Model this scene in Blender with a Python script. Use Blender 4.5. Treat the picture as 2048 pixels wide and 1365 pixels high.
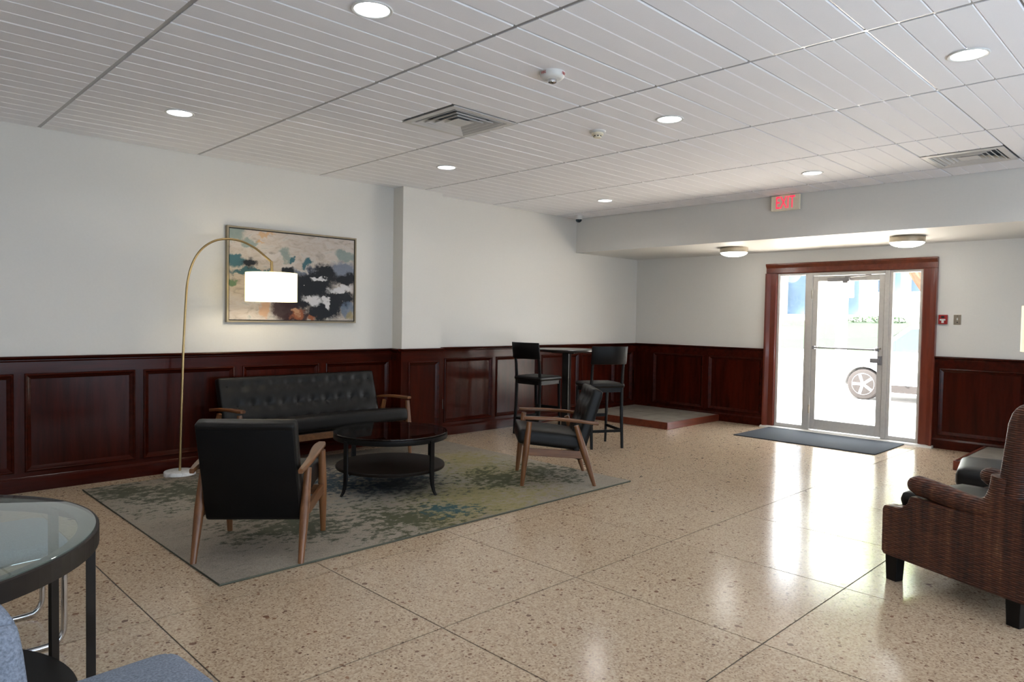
import bpy, bmesh, math, random
from mathutils import Vector, Matrix
random.seed(7)
PI = math.pi
S = bpy.context.scene
for o in list(bpy.data.objects):
    bpy.data.objects.remove(o, do_unlink=True)
COL = S.collection

# ------------------------------------------------------------------ camera
YAW, PITCH, ROLL, EYE = .7933, .0326, .0164, 1.433
fw = Vector((math.cos(PITCH)*math.cos(YAW), math.cos(PITCH)*math.sin(YAW), -math.sin(PITCH)))
rt = Vector((math.sin(YAW), -math.cos(YAW), 0)); up = rt.cross(fw)
rt, up = math.cos(ROLL)*rt + math.sin(ROLL)*up, -math.sin(ROLL)*rt + math.cos(ROLL)*up
cd = bpy.data.cameras.new('camera'); cam = bpy.data.objects.new('camera', cd); COL.objects.link(cam)
cd.sensor_fit = 'HORIZONTAL'; cd.sensor_width = 36; cd.lens = 36*1407.5/2048; cd.clip_start = .05; cd.clip_end = 400
M = Matrix((rt, up, -fw)).transposed().to_4x4(); M.translation = (0, 0, EYE); cam.matrix_world = M
S.camera = cam

# ------------------------------------------------------------------ world, sun, area lights, exposure
vs = S.view_settings; vs.view_transform = 'Standard'; vs.look = 'None'; vs.gamma = 1; vs.use_curve_mapping = False
vs.exposure = 0.57
S.display_settings.display_device = 'sRGB'
W = bpy.data.worlds.new('world'); S.world = W; W.use_nodes = True
wn = W.node_tree.nodes; bg = wn['Background']; bg.inputs[0].default_value = (.84, .92, 1, 1); bg.inputs[1].default_value = 10.0
SUN_E = 75.0
sl = bpy.data.lights.new('sun', 'SUN'); sl.energy = SUN_E; sl.angle = .01; sl.color = (1, .96, .9)
sun = bpy.data.objects.new('sun', sl); COL.objects.link(sun)
sun.rotation_euler = Vector((.22, -.5, -.84)).to_track_quat('-Z', 'Y').to_euler()
def area(name, loc, direction, sx, sy, power, color):
    l = bpy.data.lights.new(name, 'AREA'); l.shape = 'RECTANGLE'; l.size = sx; l.size_y = sy; l.energy = power; l.color = color
    o = bpy.data.objects.new(name, l); COL.objects.link(o); o.location = loc
    o.rotation_euler = Vector(direction).to_track_quat('-Z', 'Y').to_euler(); return o
# added fill lamp before the windowless rear wall, aimed up to brighten the ceiling
area('fill_rear', (2.2, -3.1, .62), (0, .55, 1.1), 8.5, .75, 275, (.66, .82, 1))
LAMP_W = 3.0       # watts of each recessed downlight
DOME_W = 2.5

# ------------------------------------------------------------------ mesh helpers
class MB:
    def __init__(s): s.v = []; s.f = []; s.sm = []
    def add(s, v, f, smooth=False, m=None):
        n = len(s.v)
        s.v += [tuple(m @ Vector(p)) for p in v] if m is not None else [tuple(p) for p in v]
        s.f += [tuple(i+n for i in q) for q in f]; s.sm += [smooth]*len(f); return s
    def box(s, x0, x1, y0, y1, z0, z1, m=None):
        x0, x1 = sorted((x0, x1)); y0, y1 = sorted((y0, y1)); z0, z1 = sorted((z0, z1))
        v = [(x0,y0,z0),(x1,y0,z0),(x1,y1,z0),(x0,y1,z0),(x0,y0,z1),(x1,y0,z1),(x1,y1,z1),(x0,y1,z1)]
        return s.add(v, [(0,3,2,1),(4,5,6,7),(0,1,5,4),(1,2,6,5),(2,3,7,6),(3,0,4,7)], False, m)
    def lathe(s, prof, n=32, m=None, smooth=True, cap=True):
        v = []; f = []
        for r, z in prof:
            for k in range(n):
                a = 2*PI*k/n; v.append((r*math.cos(a), r*math.sin(a), z))
        for i in range(len(prof)-1):
            for k in range(n):
                k2 = (k+1) % n; f.append((i*n+k, i*n+k2, (i+1)*n+k2, (i+1)*n+k))
        if cap:
            if prof[0][0] > 1e-6: f.append(tuple(reversed(range(n))))
            if prof[-1][0] > 1e-6: f.append(tuple(range((len(prof)-1)*n, len(prof)*n)))
        return s.add(v, f, smooth, m)
    def tube(s, pts, rad, n=10, closed=False, smooth=True, flat=None, up=None):
        pts = [Vector(p) for p in pts]; N = len(pts)
        rad = rad if isinstance(rad, (list, tuple)) else [rad]*N
        v = []; f = []; prev = None
        for i, p in enumerate(pts):
            if closed: t = pts[(i+1) % N]-pts[i-1]
            else: t = pts[min(i+1, N-1)]-pts[max(i-1, 0)]
            t.normalize()
            if prev is None:
                a = Vector(up) if up else (Vector((0,0,1)) if abs(t.z) < .9 else Vector((1,0,0)))
                x = a.cross(t).normalized()
            else: x = (prev-t*prev.dot(t)).normalized()
            prev = x; y = t.cross(x)
            fl = flat if flat else 1
            for k in range(n):
                a = 2*PI*k/n; v.append(p+rad[i]*(math.cos(a)*x+fl*math.sin(a)*y))
        for i in range(N if closed else N-1):
            j = (i+1) % N
            for k in range(n):
                k2 = (k+1) % n; f.append((i*n+k, i*n+k2, j*n+k2, j*n+k))
        if not closed: f += [tuple(reversed(range(n))), tuple(range((N-1)*n, N*n))]
        return s.add(v, f, smooth)
    def prism(s, poly, a, b, axis='z', m=None, smooth=False):
        n = len(poly)
        def P(p, t):
            return (p[0], p[1], t) if axis == 'z' else ((p[0], t, p[1]) if axis == 'y' else (t, p[0], p[1]))
        v = [P(p, a) for p in poly]+[P(p, b) for p in poly]
        f = [tuple(reversed(range(n))), tuple(range(n, 2*n))]
        f += [(i, (i+1) % n, n+(i+1) % n, n+i) for i in range(n)]
        return s.add(v, f, smooth, m)
    def rbox(s, hx, hy, hz, r, nx=4, ny=4, nz=4, fn=None, m=None, smooth=True):
        """box with rounded edges, optionally bent by fn"""
        idx = {}; v = []; f = []
        def lin(h, n):
            k = min(3, max(1, n//4)); rr = min(r, h*.999)
            a = [-h+rr*(1-math.cos(PI/2*i/k))*.999 for i in range(k)]
            mid = [-(h-rr)+2*(h-rr)*i/max(1, n-2*k) for i in range(max(1, n-2*k)+1)]
            return a+mid+[-q for q in reversed(a)]
        X, Y, Z = lin(hx, nx), lin(hy, ny), lin(hz, nz)
        def V(i, j, k):
            if (i, j, k) in idx: return idx[(i, j, k)]
            p = Vector((X[i], Y[j], Z[k]))
            c = Vector((max(-hx+r, min(hx-r, p.x)), max(-hy+r, min(hy-r, p.y)), max(-hz+r, min(hz-r, p.z))))
            d = p-c
            q = c+d.normalized()*r if d.length > 1e-9 else p
            if fn: q = Vector(fn(q))
            idx[(i, j, k)] = len(v); v.append(q); return idx[(i, j, k)]
        a, b, c = len(X)-1, len(Y)-1, len(Z)-1
        for i in range(a):
            for j in range(b):
                f.append((V(i,j,0), V(i,j+1,0), V(i+1,j+1,0), V(i+1,j,0))); f.append((V(i,j,c), V(i+1,j,c), V(i+1,j+1,c), V(i,j+1,c)))
        for i in range(a):
            for k in range(c):
                f.append((V(i,0,k), V(i+1,0,k), V(i+1,0,k+1), V(i,0,k+1))); f.append((V(i,b,k), V(i,b,k+1), V(i+1,b,k+1), V(i+1,b,k)))
        for j in range(b):
            for k in range(c):
                f.append((V(0,j,k), V(0,j,k+1), V(0,j+1,k+1), V(0,j+1,k))); f.append((V(a,j,k), V(a,j+1,k), V(a,j+1,k+1), V(a,j,k+1)))
        return s.add(v, f, smooth, m)
    def rings(s, rects, m=None, close_last=True, smooth=False):
        """nested rectangles [(x0,x1,z0,z1,depth)] joined ring to ring, in the xz plane, depth along -y"""
        v = []; f = []
        for x0, x1, z0, z1, d in rects: v += [(x0,-d,z0),(x1,-d,z0),(x1,-d,z1),(x0,-d,z1)]
        for i in range(len(rects)-1):
            for k in range(4):
                k2 = (k+1) % 4; f.append((i*4+k, i*4+k2, (i+1)*4+k2, (i+1)*4+k))
        if close_last: b = (len(rects)-1)*4; f.append((b, b+1, b+2, b+3))
        return s.add(v, f, smooth, m)
    def mesh(s, name):
        me = bpy.data.meshes.new(name); me.from_pydata(s.v, [], s.f)
        me.polygons.foreach_set('use_smooth', s.sm); me.update(); return me
def obj(name, mb, mat, parent=None, bevel=0, seg=2, angle=40, loc=None, label=None):
    me = mb.mesh(name) if isinstance(mb, MB) else mb
    if isinstance(mb, MB):
        if bevel or any(mb.sm):
            bm = bmesh.new(); bm.from_mesh(me)
            if bevel:
                ed = [e for e in bm.edges if len(e.link_faces) == 2 and e.calc_face_angle(0) > math.radians(angle)]
                bmesh.ops.bevel(bm, geom=ed, offset=bevel, segments=seg, profile=.6, affect='EDGES', clamp_overlap=True)
            for e in bm.edges:
                if len(e.link_faces) == 2 and e.calc_face_angle(0) > math.radians(35): e.smooth = False
            bm.to_mesh(me); bm.free()
    if mat is not None and not me.materials:
        for mm in (mat if isinstance(mat, (list, tuple)) else [mat]): me.materials.append(mm)
    o = bpy.data.objects.new(name, me); COL.objects.link(o)
    if parent is not None: o.parent = parent
    if loc: o.location = loc
    if label: o['label'] = label
    return o
def tag(o, label, cat, group=None):
    o['label'] = label; o['category'] = cat
    if group: o['group'] = group
    return o
def thing(name, label, cat, loc=(0,0,0), rotz=0, group=None):
    o = bpy.data.objects.new(name, None); COL.objects.link(o); o.location = loc; o.rotation_euler = (0,0,rotz); o.empty_display_size = .1
    return tag(o, label, cat, group)
def struct(name, mb, mat, parent=None, label=None, **k):
    o = obj(name, mb, mat, parent, **k)
    if parent is None: o['kind'] = 'structure'
    if label: o['label'] = label
    return o
def dup(root, loc, rotz, label, group=None):
    r = root.copy(); COL.objects.link(r); r.location = loc; r.rotation_euler = (0,0,rotz); r['label'] = label
    if group: r['group'] = group
    for ch in list(root.children):
        c = ch.copy(); COL.objects.link(c); c.parent = r; c.matrix_parent_inverse = ch.matrix_parent_inverse
        for g in list(ch.children):
            d = g.copy(); COL.objects.link(d); d.parent = c
    return r
def text_mesh(txt, size, extrude=.001):
    cu = bpy.data.curves.new('lettering', 'FONT'); cu.body = txt; cu.size = size; cu.extrude = extrude; cu.align_x = 'CENTER'; cu.align_y = 'CENTER'
    t = bpy.data.objects.new('lettering', cu); COL.objects.link(t)
    dg = bpy.context.evaluated_depsgraph_get(); me = bpy.data.meshes.new_from_object(t.evaluated_get(dg))
    bpy.data.objects.remove(t); return me

# ------------------------------------------------------------------ materials
def srgb(r, g, b):
    f = lambda c: (c/255/12.92 if c/255 <= .04045 else ((c/255+.055)/1.055)**2.4)
    return (f(r), f(g), f(b), 1)
class NT:
    def __init__(s, name):
        s.m = bpy.data.materials.new(name); s.m.use_nodes = True; s.t = s.m.node_tree; s.n = s.t.nodes; s.l = s.t.links
        s.p = s.n['Principled BSDF']; s.out = s.n['Material Output']
    def node(s, typ, **k):
        n = s.n.new(typ)
        for a, b in k.items():
            if hasattr(n, a): setattr(n, a, b)
            else: n.inputs[a.replace('_', ' ')].default_value = b
        return n
    def link(s, a, b): s.l.new(a, b)
    def coord(s, kind='Object', scale=(1,1,1), rot=(0,0,0), loc=(0,0,0)):
        if kind == 'World': c = s.node('ShaderNodeNewGeometry').outputs['Position']
        else: c = s.node('ShaderNodeTexCoord').outputs[kind]
        mp = s.node('ShaderNodeMapping'); mp.inputs['Scale'].default_value = scale; mp.inputs['Rotation'].default_value = rot; mp.inputs['Location'].default_value = loc
        s.link(c, mp.inputs[0]); return mp.outputs[0]
    def noise(s, co, scale, detail=4, rough=.55, dist=0):
        n = s.node('ShaderNodeTexNoise'); n.inputs['Scale'].default_value = scale; n.inputs['Detail'].default_value = detail
        n.inputs['Roughness'].default_value = rough; n.inputs['Distortion'].default_value = dist
        if co is not None: s.link(co, n.inputs['Vector'])
        return n.outputs[0]
    def vor(s, co, scale, feature='F1', out='Distance', rnd=1):
        n = s.node('ShaderNodeTexVoronoi'); n.feature = feature; n.inputs['Scale'].default_value = scale; n.inputs['Randomness'].default_value = rnd
        if co is not None: s.link(co, n.inputs['Vector'])
        return n.outputs[out]
    def ramp(s, fac, stops, interp='LINEAR'):
        r = s.node('ShaderNodeValToRGB'); r.color_ramp.interpolation = interp; e = r.color_ramp.elements
        e[0].position, e[0].color = stops[0]; e[1].position, e[1].color = stops[-1]
        for p, c in stops[1:-1]:
            q = e.new(p); q.color = c
        s.link(fac, r.inputs[0]); return r.outputs[0]
    def mix(s, fac, a, b, mode='MIX'):
        n = s.node('ShaderNodeMix'); n.data_type = 'RGBA'; n.blend_type = mode
        for val, i in ((fac, 0), (a, 6), (b, 7)):
            if hasattr(val, 'is_linked') or hasattr(val, 'links'): s.link(val, n.inputs[i])
            else: n.inputs[i].default_value = val
        return n.outputs[2]
    def math(s, op, a, b=0.0, c=None, clamp=False):
        n = s.node('ShaderNodeMath'); n.operation = op; n.use_clamp = clamp
        for i, val in enumerate((a, b) if c is None else (a, b, c)):
            if hasattr(val, 'links'): s.link(val, n.inputs[i])
            else: n.inputs[i].default_value = val
        return n.outputs[0]
    def bump(s, h, strength=.2, dist=.01):
        b = s.node('ShaderNodeBump'); b.inputs['Strength'].default_value = strength; b.inputs['Distance'].default_value = dist
        s.link(h, b.inputs['Height']); s.link(b.outputs[0], s.p.inputs['Normal'])
    def set(s, color=None, rough=.5, metal=0, spec=.5, coat=0, coat_rough=.05):
        if color is not None:
            if hasattr(color, 'links'): s.link(color, s.p.inputs['Base Color'])
            else: s.p.inputs['Base Color'].default_value = color
        if hasattr(rough, 'links'): s.link(rough, s.p.inputs['Roughness'])
        else: s.p.inputs['Roughness'].default_value = rough
        s.p.inputs['Metallic'].default_value = metal; s.p.inputs['Specular IOR Level'].default_value = spec
        s.p.inputs['Coat Weight'].default_value = coat; s.p.inputs['Coat Roughness'].default_value = coat_rough
        return s.m
def plain(name, color, rough=.5, metal=0, spec=.5, var=.06, scale=30, bump=0, coat=0):
    t = NT(name); co = t.coord('Object'); n = t.noise(co, scale, 3)
    dark = tuple(c*(1-var) for c in color[:3])+(1,); lite = tuple(min(1, c*(1+var)) for c in color[:3])+(1,)
    col = t.ramp(n, [(.3, dark), (.7, lite)])
    if bump: t.bump(n, bump, .002)
    return t.set(col, rough, metal, spec, coat)
def wood(name, dark, lite, rough=.35, axis='x', scale=1., coat=0, spec=.5, kind='Object'):
    t = NT(name); st = {'x': (1.2,14,14), 'y': (14,1.2,14), 'z': (14,14,1.2)}[axis]
    co = t.coord(kind, tuple(c*scale for c in st)); n = t.noise(co, 2.2, 6, .6, .6)
    n2 = t.noise(t.coord(kind, tuple(c*scale*.25 for c in st)), 2, 2)
    f = t.math('MULTIPLY_ADD', n2, .45, t.math('MULTIPLY', n, .6))
    col = t.ramp(f, [(.3, dark), (.72, lite)]); t.bump(n, .06, .002)
    return t.set(col, rough, 0, spec, coat, .08)
def glass(name, tint=(1,1,1,1), ior=1.5, haze=0.0, haze_col=(.8,.85,.85,1), rough=0.0):
    t = NT(name); t.n.remove(t.p)
    tr = t.node('ShaderNodeBsdfTransparent'); tr.inputs[0].default_value = tint
    gl = t.node('ShaderNodeBsdfGlossy'); gl.inputs['Roughness'].default_value = rough; gl.inputs[0].default_value = (1,1,1,1)
    fr = t.node('ShaderNodeFresnel'); bf = t.node('ShaderNodeNewGeometry').outputs['Backfacing']
    t.link(t.math('ADD', ior, t.math('MULTIPLY', bf, 1/ior-ior)), fr.inputs[0])
    nz = t.noise(t.coord('Object'), 3, 2)
    base = tr.outputs[0]
    if haze:
        df = t.node('ShaderNodeBsdfDiffuse'); df.inputs[0].default_value = haze_col
        mx = t.node('ShaderNodeMixShader'); t.link(t.math('MULTIPLY_ADD', nz, haze*.3, haze*.85), mx.inputs[0]); t.link(base, mx.inputs[1]); t.link(df.outputs[0], mx.inputs[2]); base = mx.outputs[0]
    mx = t.node('ShaderNodeMixShader'); t.link(fr.outputs[0], mx.inputs[0]); t.link(base, mx.inputs[1]); t.link(gl.outputs[0], mx.inputs[2])
    t.link(mx.outputs[0], t.out.inputs[0]); return t.m
def emit(name, color, strength, var=.03):
    t = NT(name); n = t.noise(t.coord('Object'), 8, 2)
    c = t.ramp(n, [(.3, tuple(x*(1-var) for x in color[:3])+(1,)), (.7, color)])
    t.link(c, t.p.inputs['Emission Color']); t.p.inputs['Emission Strength'].default_value = strength
    return t.set(color, .5)

def floor_mat():
    t = NT('terrazzo'); co = t.coord('World')
    v1 = t.vor(co, 120, 'F1', 'Color'); fine = t.node('ShaderNodeSeparateColor'); t.link(v1, fine.inputs[0])
    base = t.ramp(fine.outputs[0], [(0, srgb(157,133,110)), (.35, srgb(183,161,135)), (.8, srgb(198,178,152)), (1, srgb(150,125,104))])
    # larger chips, only a share of the cells, cut short by their own distance field
    wob = t.noise(co, 45, 2); cw = t.node('ShaderNodeVectorMath'); cw.operation = 'MULTIPLY_ADD'; cw.inputs[1].default_value = (.012,)*3
    cmb = t.node('ShaderNodeCombineXYZ'); t.link(wob, cmb.inputs[0]); t.link(t.noise(co, 38, 2), cmb.inputs[1])
    t.link(cmb.outputs[0], cw.inputs[0]); t.link(co, cw.inputs[2]); co2 = cw.outputs[0]
    col = base
    for sc, thr, size, chips in ((85, .78, .34, [(0, srgb(128,100,80)), (.5, srgb(142,116,94)), (1, srgb(114,92,76))]),
                                 (50, .84, .30, [(0, srgb(114,82,63)), (.5, srgb(132,100,78)), (1, srgb(96,73,60))]),
                                 (27, .86, .25, [(0, srgb(116,78,58)), (.5, srgb(104,76,61)), (.8, srgb(140,104,76)), (1, srgb(90,66,56))]),
                                 (14, .95, .20, [(0, srgb(112,76,56)), (.6, srgb(94,68,54)), (1, srgb(134,98,68))])):
        cc = t.node('ShaderNodeSeparateColor'); t.link(t.vor(co2, sc, 'F1', 'Color'), cc.inputs[0])
        d = t.vor(co2, sc, 'F1', 'Distance')
        m = t.math('MULTIPLY', t.math('GREATER_THAN', cc.outputs[0], thr), t.math('LESS_THAN', d, size))
        col = t.mix(m, col, t.ramp(cc.outputs[1], chips))
    big = t.noise(t.coord('World', (.6,.6,.6)), 1.3, 3)
    col = t.mix(.10, col, t.ramp(big, [(.3, srgb(150,124,104)), (.7, srgb(190,176,158))]))
    rg = t.math('MULTIPLY_ADD', t.noise(co, 2.2, 3), .08, .135)
    return t.set(col, rg, 0, .36)
M = {}
M['floor'] = floor_mat()
M['strip'] = plain('divider_strip', srgb(84,76,68), .4, .3)
M['wall'] = plain('painted_wall', srgb(220,217,211), .45, 0, .35, .012, 60, .03)
M['ceil'] = plain('ceiling_tile', srgb(241,240,243), .75, 0, .3, .02, 220, .25)
M['grid'] = plain('ceiling_grid', srgb(165,163,163), .28, .35, .5, .02)
M['wains'] = wood('mahogany', srgb(33,7,3), srgb(66,19,8), .22, 'z', .7, 0, .15, 'World')
M['wains_h'] = wood('mahogany_rail', srgb(33,7,3), srgb(66,19,8), .22, 'x', .7, 0, .15, 'World')
M['casing'] = wood('door_casing', srgb(78,28,15), srgb(122,52,32), .3, 'z', .8, .2)
M['alu'] = plain('aluminium', srgb(205,201,196), .4, .15, .5, .04)
M['lock'] = plain('lock_metal', srgb(150,148,150), .4, .4)
M['door_glass'] = glass('door_glass', (.985,.98,.97,1), 1.45)
M['rug'] = None
M['leather'] = plain('black_leather', srgb(15,13,12), .42, 0, .28, .12, 90, .12)
M['leather_back'] = plain('black_vinyl', srgb(8,7,8), .55, 0, .2, .1, 90, .08)
M['walnut'] = wood('walnut', srgb(78,46,25), srgb(138,92,56), .34, 'z', 1.2, .15)
M['walnut_x'] = wood('walnut_rail', srgb(78,46,25), srgb(138,92,56), .34, 'x', 1.2, .15)
M['black'] = plain('black_metal', srgb(16,15,15), .42, .1, .25, .1)
M['bronze'] = plain('dark_bronze', srgb(38,32,28), .45, .25, .35, .08)
M['espresso'] = plain('espresso_wood', srgb(12,9,8), .42, 0, .22, .15, 18)
M['laminate'] = plain('dark_laminate', srgb(22,19,17), .28, 0, .55, .1)
M['shelf'] = wood('dark_shelf', srgb(22,16,12), srgb(34,25,20), .5, 'x', 1, 0, .2)
M['smoke_glass'] = glass('dark_table_glass', (.35,.33,.31,1), 1.52)
M['pale_glass'] = glass('pale_table_glass', (.80,.88,.85,1), 1.5, .07, (.75,.82,.82,1))
M['glass_edge'] = glass('glass_edge', (.25,.45,.4,1), 1.5, .2, (.25,.42,.38,1))
M['brass'] = plain('brass', srgb(176,150,104), .28, .9, .5, .06)
M['marble'] = None
def cloth_shade():
    t = NT('lamp_shade'); n = t.noise(t.coord('Object', (60,60,60)), 4, 3)
    c = t.ramp(n, [(.3, (.90,.84,.66,1)), (.7, (.97,.92,.76,1))])
    tl = t.node('ShaderNodeBsdfTranslucent'); t.link(c, tl.inputs[0]); df = t.node('ShaderNodeBsdfDiffuse'); t.link(c, df.inputs[0])
    mx = t.node('ShaderNodeMixShader'); mx.inputs[0].default_value = .6; t.link(df.outputs[0], mx.inputs[1]); t.link(tl.outputs[0], mx.inputs[2])
    em = t.node('ShaderNodeEmission'); em.inputs[0].default_value = (1,.9,.6,1); em.inputs[1].default_value = .5
    ad = t.node('ShaderNodeAddShader'); t.link(mx.outputs[0], ad.inputs[0]); t.link(em.outputs[0], ad.inputs[1]); t.link(ad.outputs[0], t.out.inputs[0]); return t.m
M['shade'] = cloth_shade()
M['bulb'] = emit('warm_bulb', (1, .9, .7, 1), 3)
M['lens'] = emit('downlight_lens', (.93, .98, 1, 1), 6)
M['dome'] = emit('dome_glass', (.92, 1, .97, 1), 3)
M['white'] = plain('white_plastic', srgb(222,221,218), .4, 0, .5, .02)
M['cream'] = plain('cream_plastic', srgb(236,226,200), .4, 0, .5, .02)
M['nickel'] = plain('brushed_nickel', srgb(178,168,152), .3, .9, .5, .05)
M['chrome'] = plain('chrome', srgb(214,214,216), .06, 1, .5, .01)
M['red'] = plain('alarm_red', srgb(150,28,26), .35, 0, .5, .05)
M['exit_red'] = emit('exit_red', (1, .03, .08, 1), .8)
M['redprint'] = plain('red_print', srgb(180,50,45), .5)
M['dark'] = plain('dark_void', srgb(30,32,36), .6)
M['duct'] = plain('duct_metal', srgb(104,114,128), .5, .2)
M['black_plastic'] = plain('black_plastic', srgb(20,20,20), .4)
M['vent'] = plain('vent_white', srgb(206,203,200), .35, .1, .5, .02)
M['mat'] = plain('ribbed_mat', srgb(56,59,63), .9, 0, .2, .2, 160, .4)
M['fabric'] = plain('grey_fabric', srgb(122,130,144), .92, 0, .2, .34, 170, .5)
M['slate'] = plain('slate_tile', srgb(128,122,112), .45, 0, .4, .18, 7, .1)
M['platform_wood'] = wood('platform_wood', srgb(70,26,15), srgb(120,56,34), .3, 'x', .8, .15, .5, 'World')
M['concrete'] = plain('concrete', srgb(208,200,188), .85, 0, .3, .06, 5)
M['asphalt'] = plain('asphalt', srgb(150,148,146), .9, 0, .3, .1, 40)
M['grass'] = plain('lawn', srgb(22,36,23), .9, 0, .2, .2, 6)
M['car'] = plain('white_car_paint', srgb(236,236,236), .2, 0, .5, .01, 3, 0, .6)
M['tyre'] = plain('tyre', srgb(26,20,18), .8)
M['alloy'] = plain('alloy_wheel', srgb(190,190,192), .3, .8)
M['tinted'] = plain('tinted_glass', srgb(40,52,58), .06, 0, .6)
M['facade'] = plain('pale_facade', srgb(232,230,226), .8, 0, .3, .03, 3)
M['facade_glass'] = plain('blue_glazing', srgb(66,82,98), .4, 0, .2, .12, 1.2)
M['bark'] = plain('bark', srgb(92,66,52), .9, 0, .2, .2, 14, .4)
M['leaf'] = plain('yellow_green_leaves', srgb(140,160,50), .7, 0, .3, .25, 3)
M['shrub'] = plain('shrub_leaves', srgb(26,44,22), .8, 0, .3, .25, 6)
def marble():
    t = NT('white_marble'); co = t.coord('Object', (6,6,6)); n = t.noise(co, 2, 6, .6, 1.5)
    return t.set(t.ramp(n, [(.35, srgb(200,199,197)), (.5, srgb(232,231,229)), (.62, srgb(225,224,222))]), .3, 0, .5)
M['marble'] = marble()
def rug_mat():
    t = NT('abstract_rug'); co = t.coord('Object')
    st = t.coord('Object', (.55, 1.5, 1))
    base = t.ramp(t.noise(co, 1.1, 4, .6, .5), [(.3, srgb(104,92,80)), (.5, srgb(132,120,105)), (.72, srgb(126,122,112))])
    fine = t.noise(t.coord('Object', (40, 40, 40)), 6, 3)
    base = t.mix(.3, base, t.ramp(fine, [(.35, srgb(110,104,96)), (.65, srgb(196,190,178))]))
    def spot(loc, rad):           # soft field around a place on the rug
        g = t.node('ShaderNodeVectorMath'); g.operation = 'DISTANCE'; g.inputs[1].default_value = loc; t.link(co, g.inputs[0])
        return t.math('SUBTRACT', 1.0, t.math('DIVIDE', g.outputs['Value'], rad), clamp=True)
    def layer(base, color, places, scale, lo, hi, vec):
        f = None
        for loc, rad in places:
            s1 = spot(loc, rad); f = s1 if f is None else t.math('MAXIMUM', f, s1)
        n = t.noise(vec, scale, 6, .68, .3)
        m = t.math('MULTIPLY', t.math('SUBTRACT', t.math('ADD', n, t.math('MULTIPLY', f, .32)), lo), 1/(hi-lo), clamp=True)
        m = t.math('MULTIPLY', m, t.math('MULTIPLY', f, 3, clamp=True))
        return t.mix(t.math('MULTIPLY', m, .85), base, color)
    # centre of the rug is its origin; x along the long side
    iso = t.coord('Object', (.85, 1.1, 1)); mid = t.noise(iso, 3.2, 3, .5); spk = t.noise(iso, 16, 6, .72)
    def patch(base, color, places, lo, hi, k, wm=.40, wf=1.15):
        f = None
        for loc, rad in places:
            s1 = spot(loc, rad); f = s1 if f is None else t.math('MAXIMUM', f, s1)
        v = t.math('ADD', t.math('ADD', t.math('MULTIPLY', mid, wm), t.math('MULTIPLY', spk, wf)), t.math('MULTIPLY', f, .30))
        m = t.math('MULTIPLY', t.math('SUBTRACT', v, lo), 1/(hi-lo), clamp=True)
        m = t.math('MULTIPLY', m, t.math('MULTIPLY', f, 3, clamp=True))
        return t.mix(t.math('MULTIPLY', m, k), base, color)
    base = patch(base, srgb(122,126,124), [((.0,-.2,0), 1.3), ((.7,-.2,0), 1.0)], .82, 1.0, .6)
    base = patch(base, srgb(134,124,72), [((.35,-.85,0), 1.2), ((1.05,-.35,0), .9), ((-.1,-1.1,0), .7), ((1.3,.3,0), .6)], .84, 1.02, .7)
    base = patch(base, srgb(56,64,48), [((-1.2,.75,0), 1.0), ((-.95,.2,0), .8), ((-.35,-1.0,0), .9), ((-1.0,-.6,0), .8), ((1.5,-.6,0), .7), ((1.0,-.5,0), .7), ((-1.6,1.1,0), .5)], .93, 1.01, .8)
    base = patch(base, srgb(46,84,92), [((.45,.35,0), .7), ((.75,.6,0), .7), ((.0,-1.0,0), .4), ((-.2,.3,0), .8)], .94, 1.04, .75)
    base = patch(base, srgb(44,52,66), [((-.1,.35,0), 1.1), ((.1,-.1,0), .9), ((.3,.0,0), .7)], .92, 1.02, .7)
    base = t.mix(t.math('MULTIPLY', t.math('MULTIPLY', t.math('SUBTRACT', spk, .56), 9, clamp=True), .42), base, srgb(72,68,58))
    t.bump(fine, .5, .004)
    return t.set(base, .95, 0, .15)
M['rug'] = rug_mat()
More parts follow.
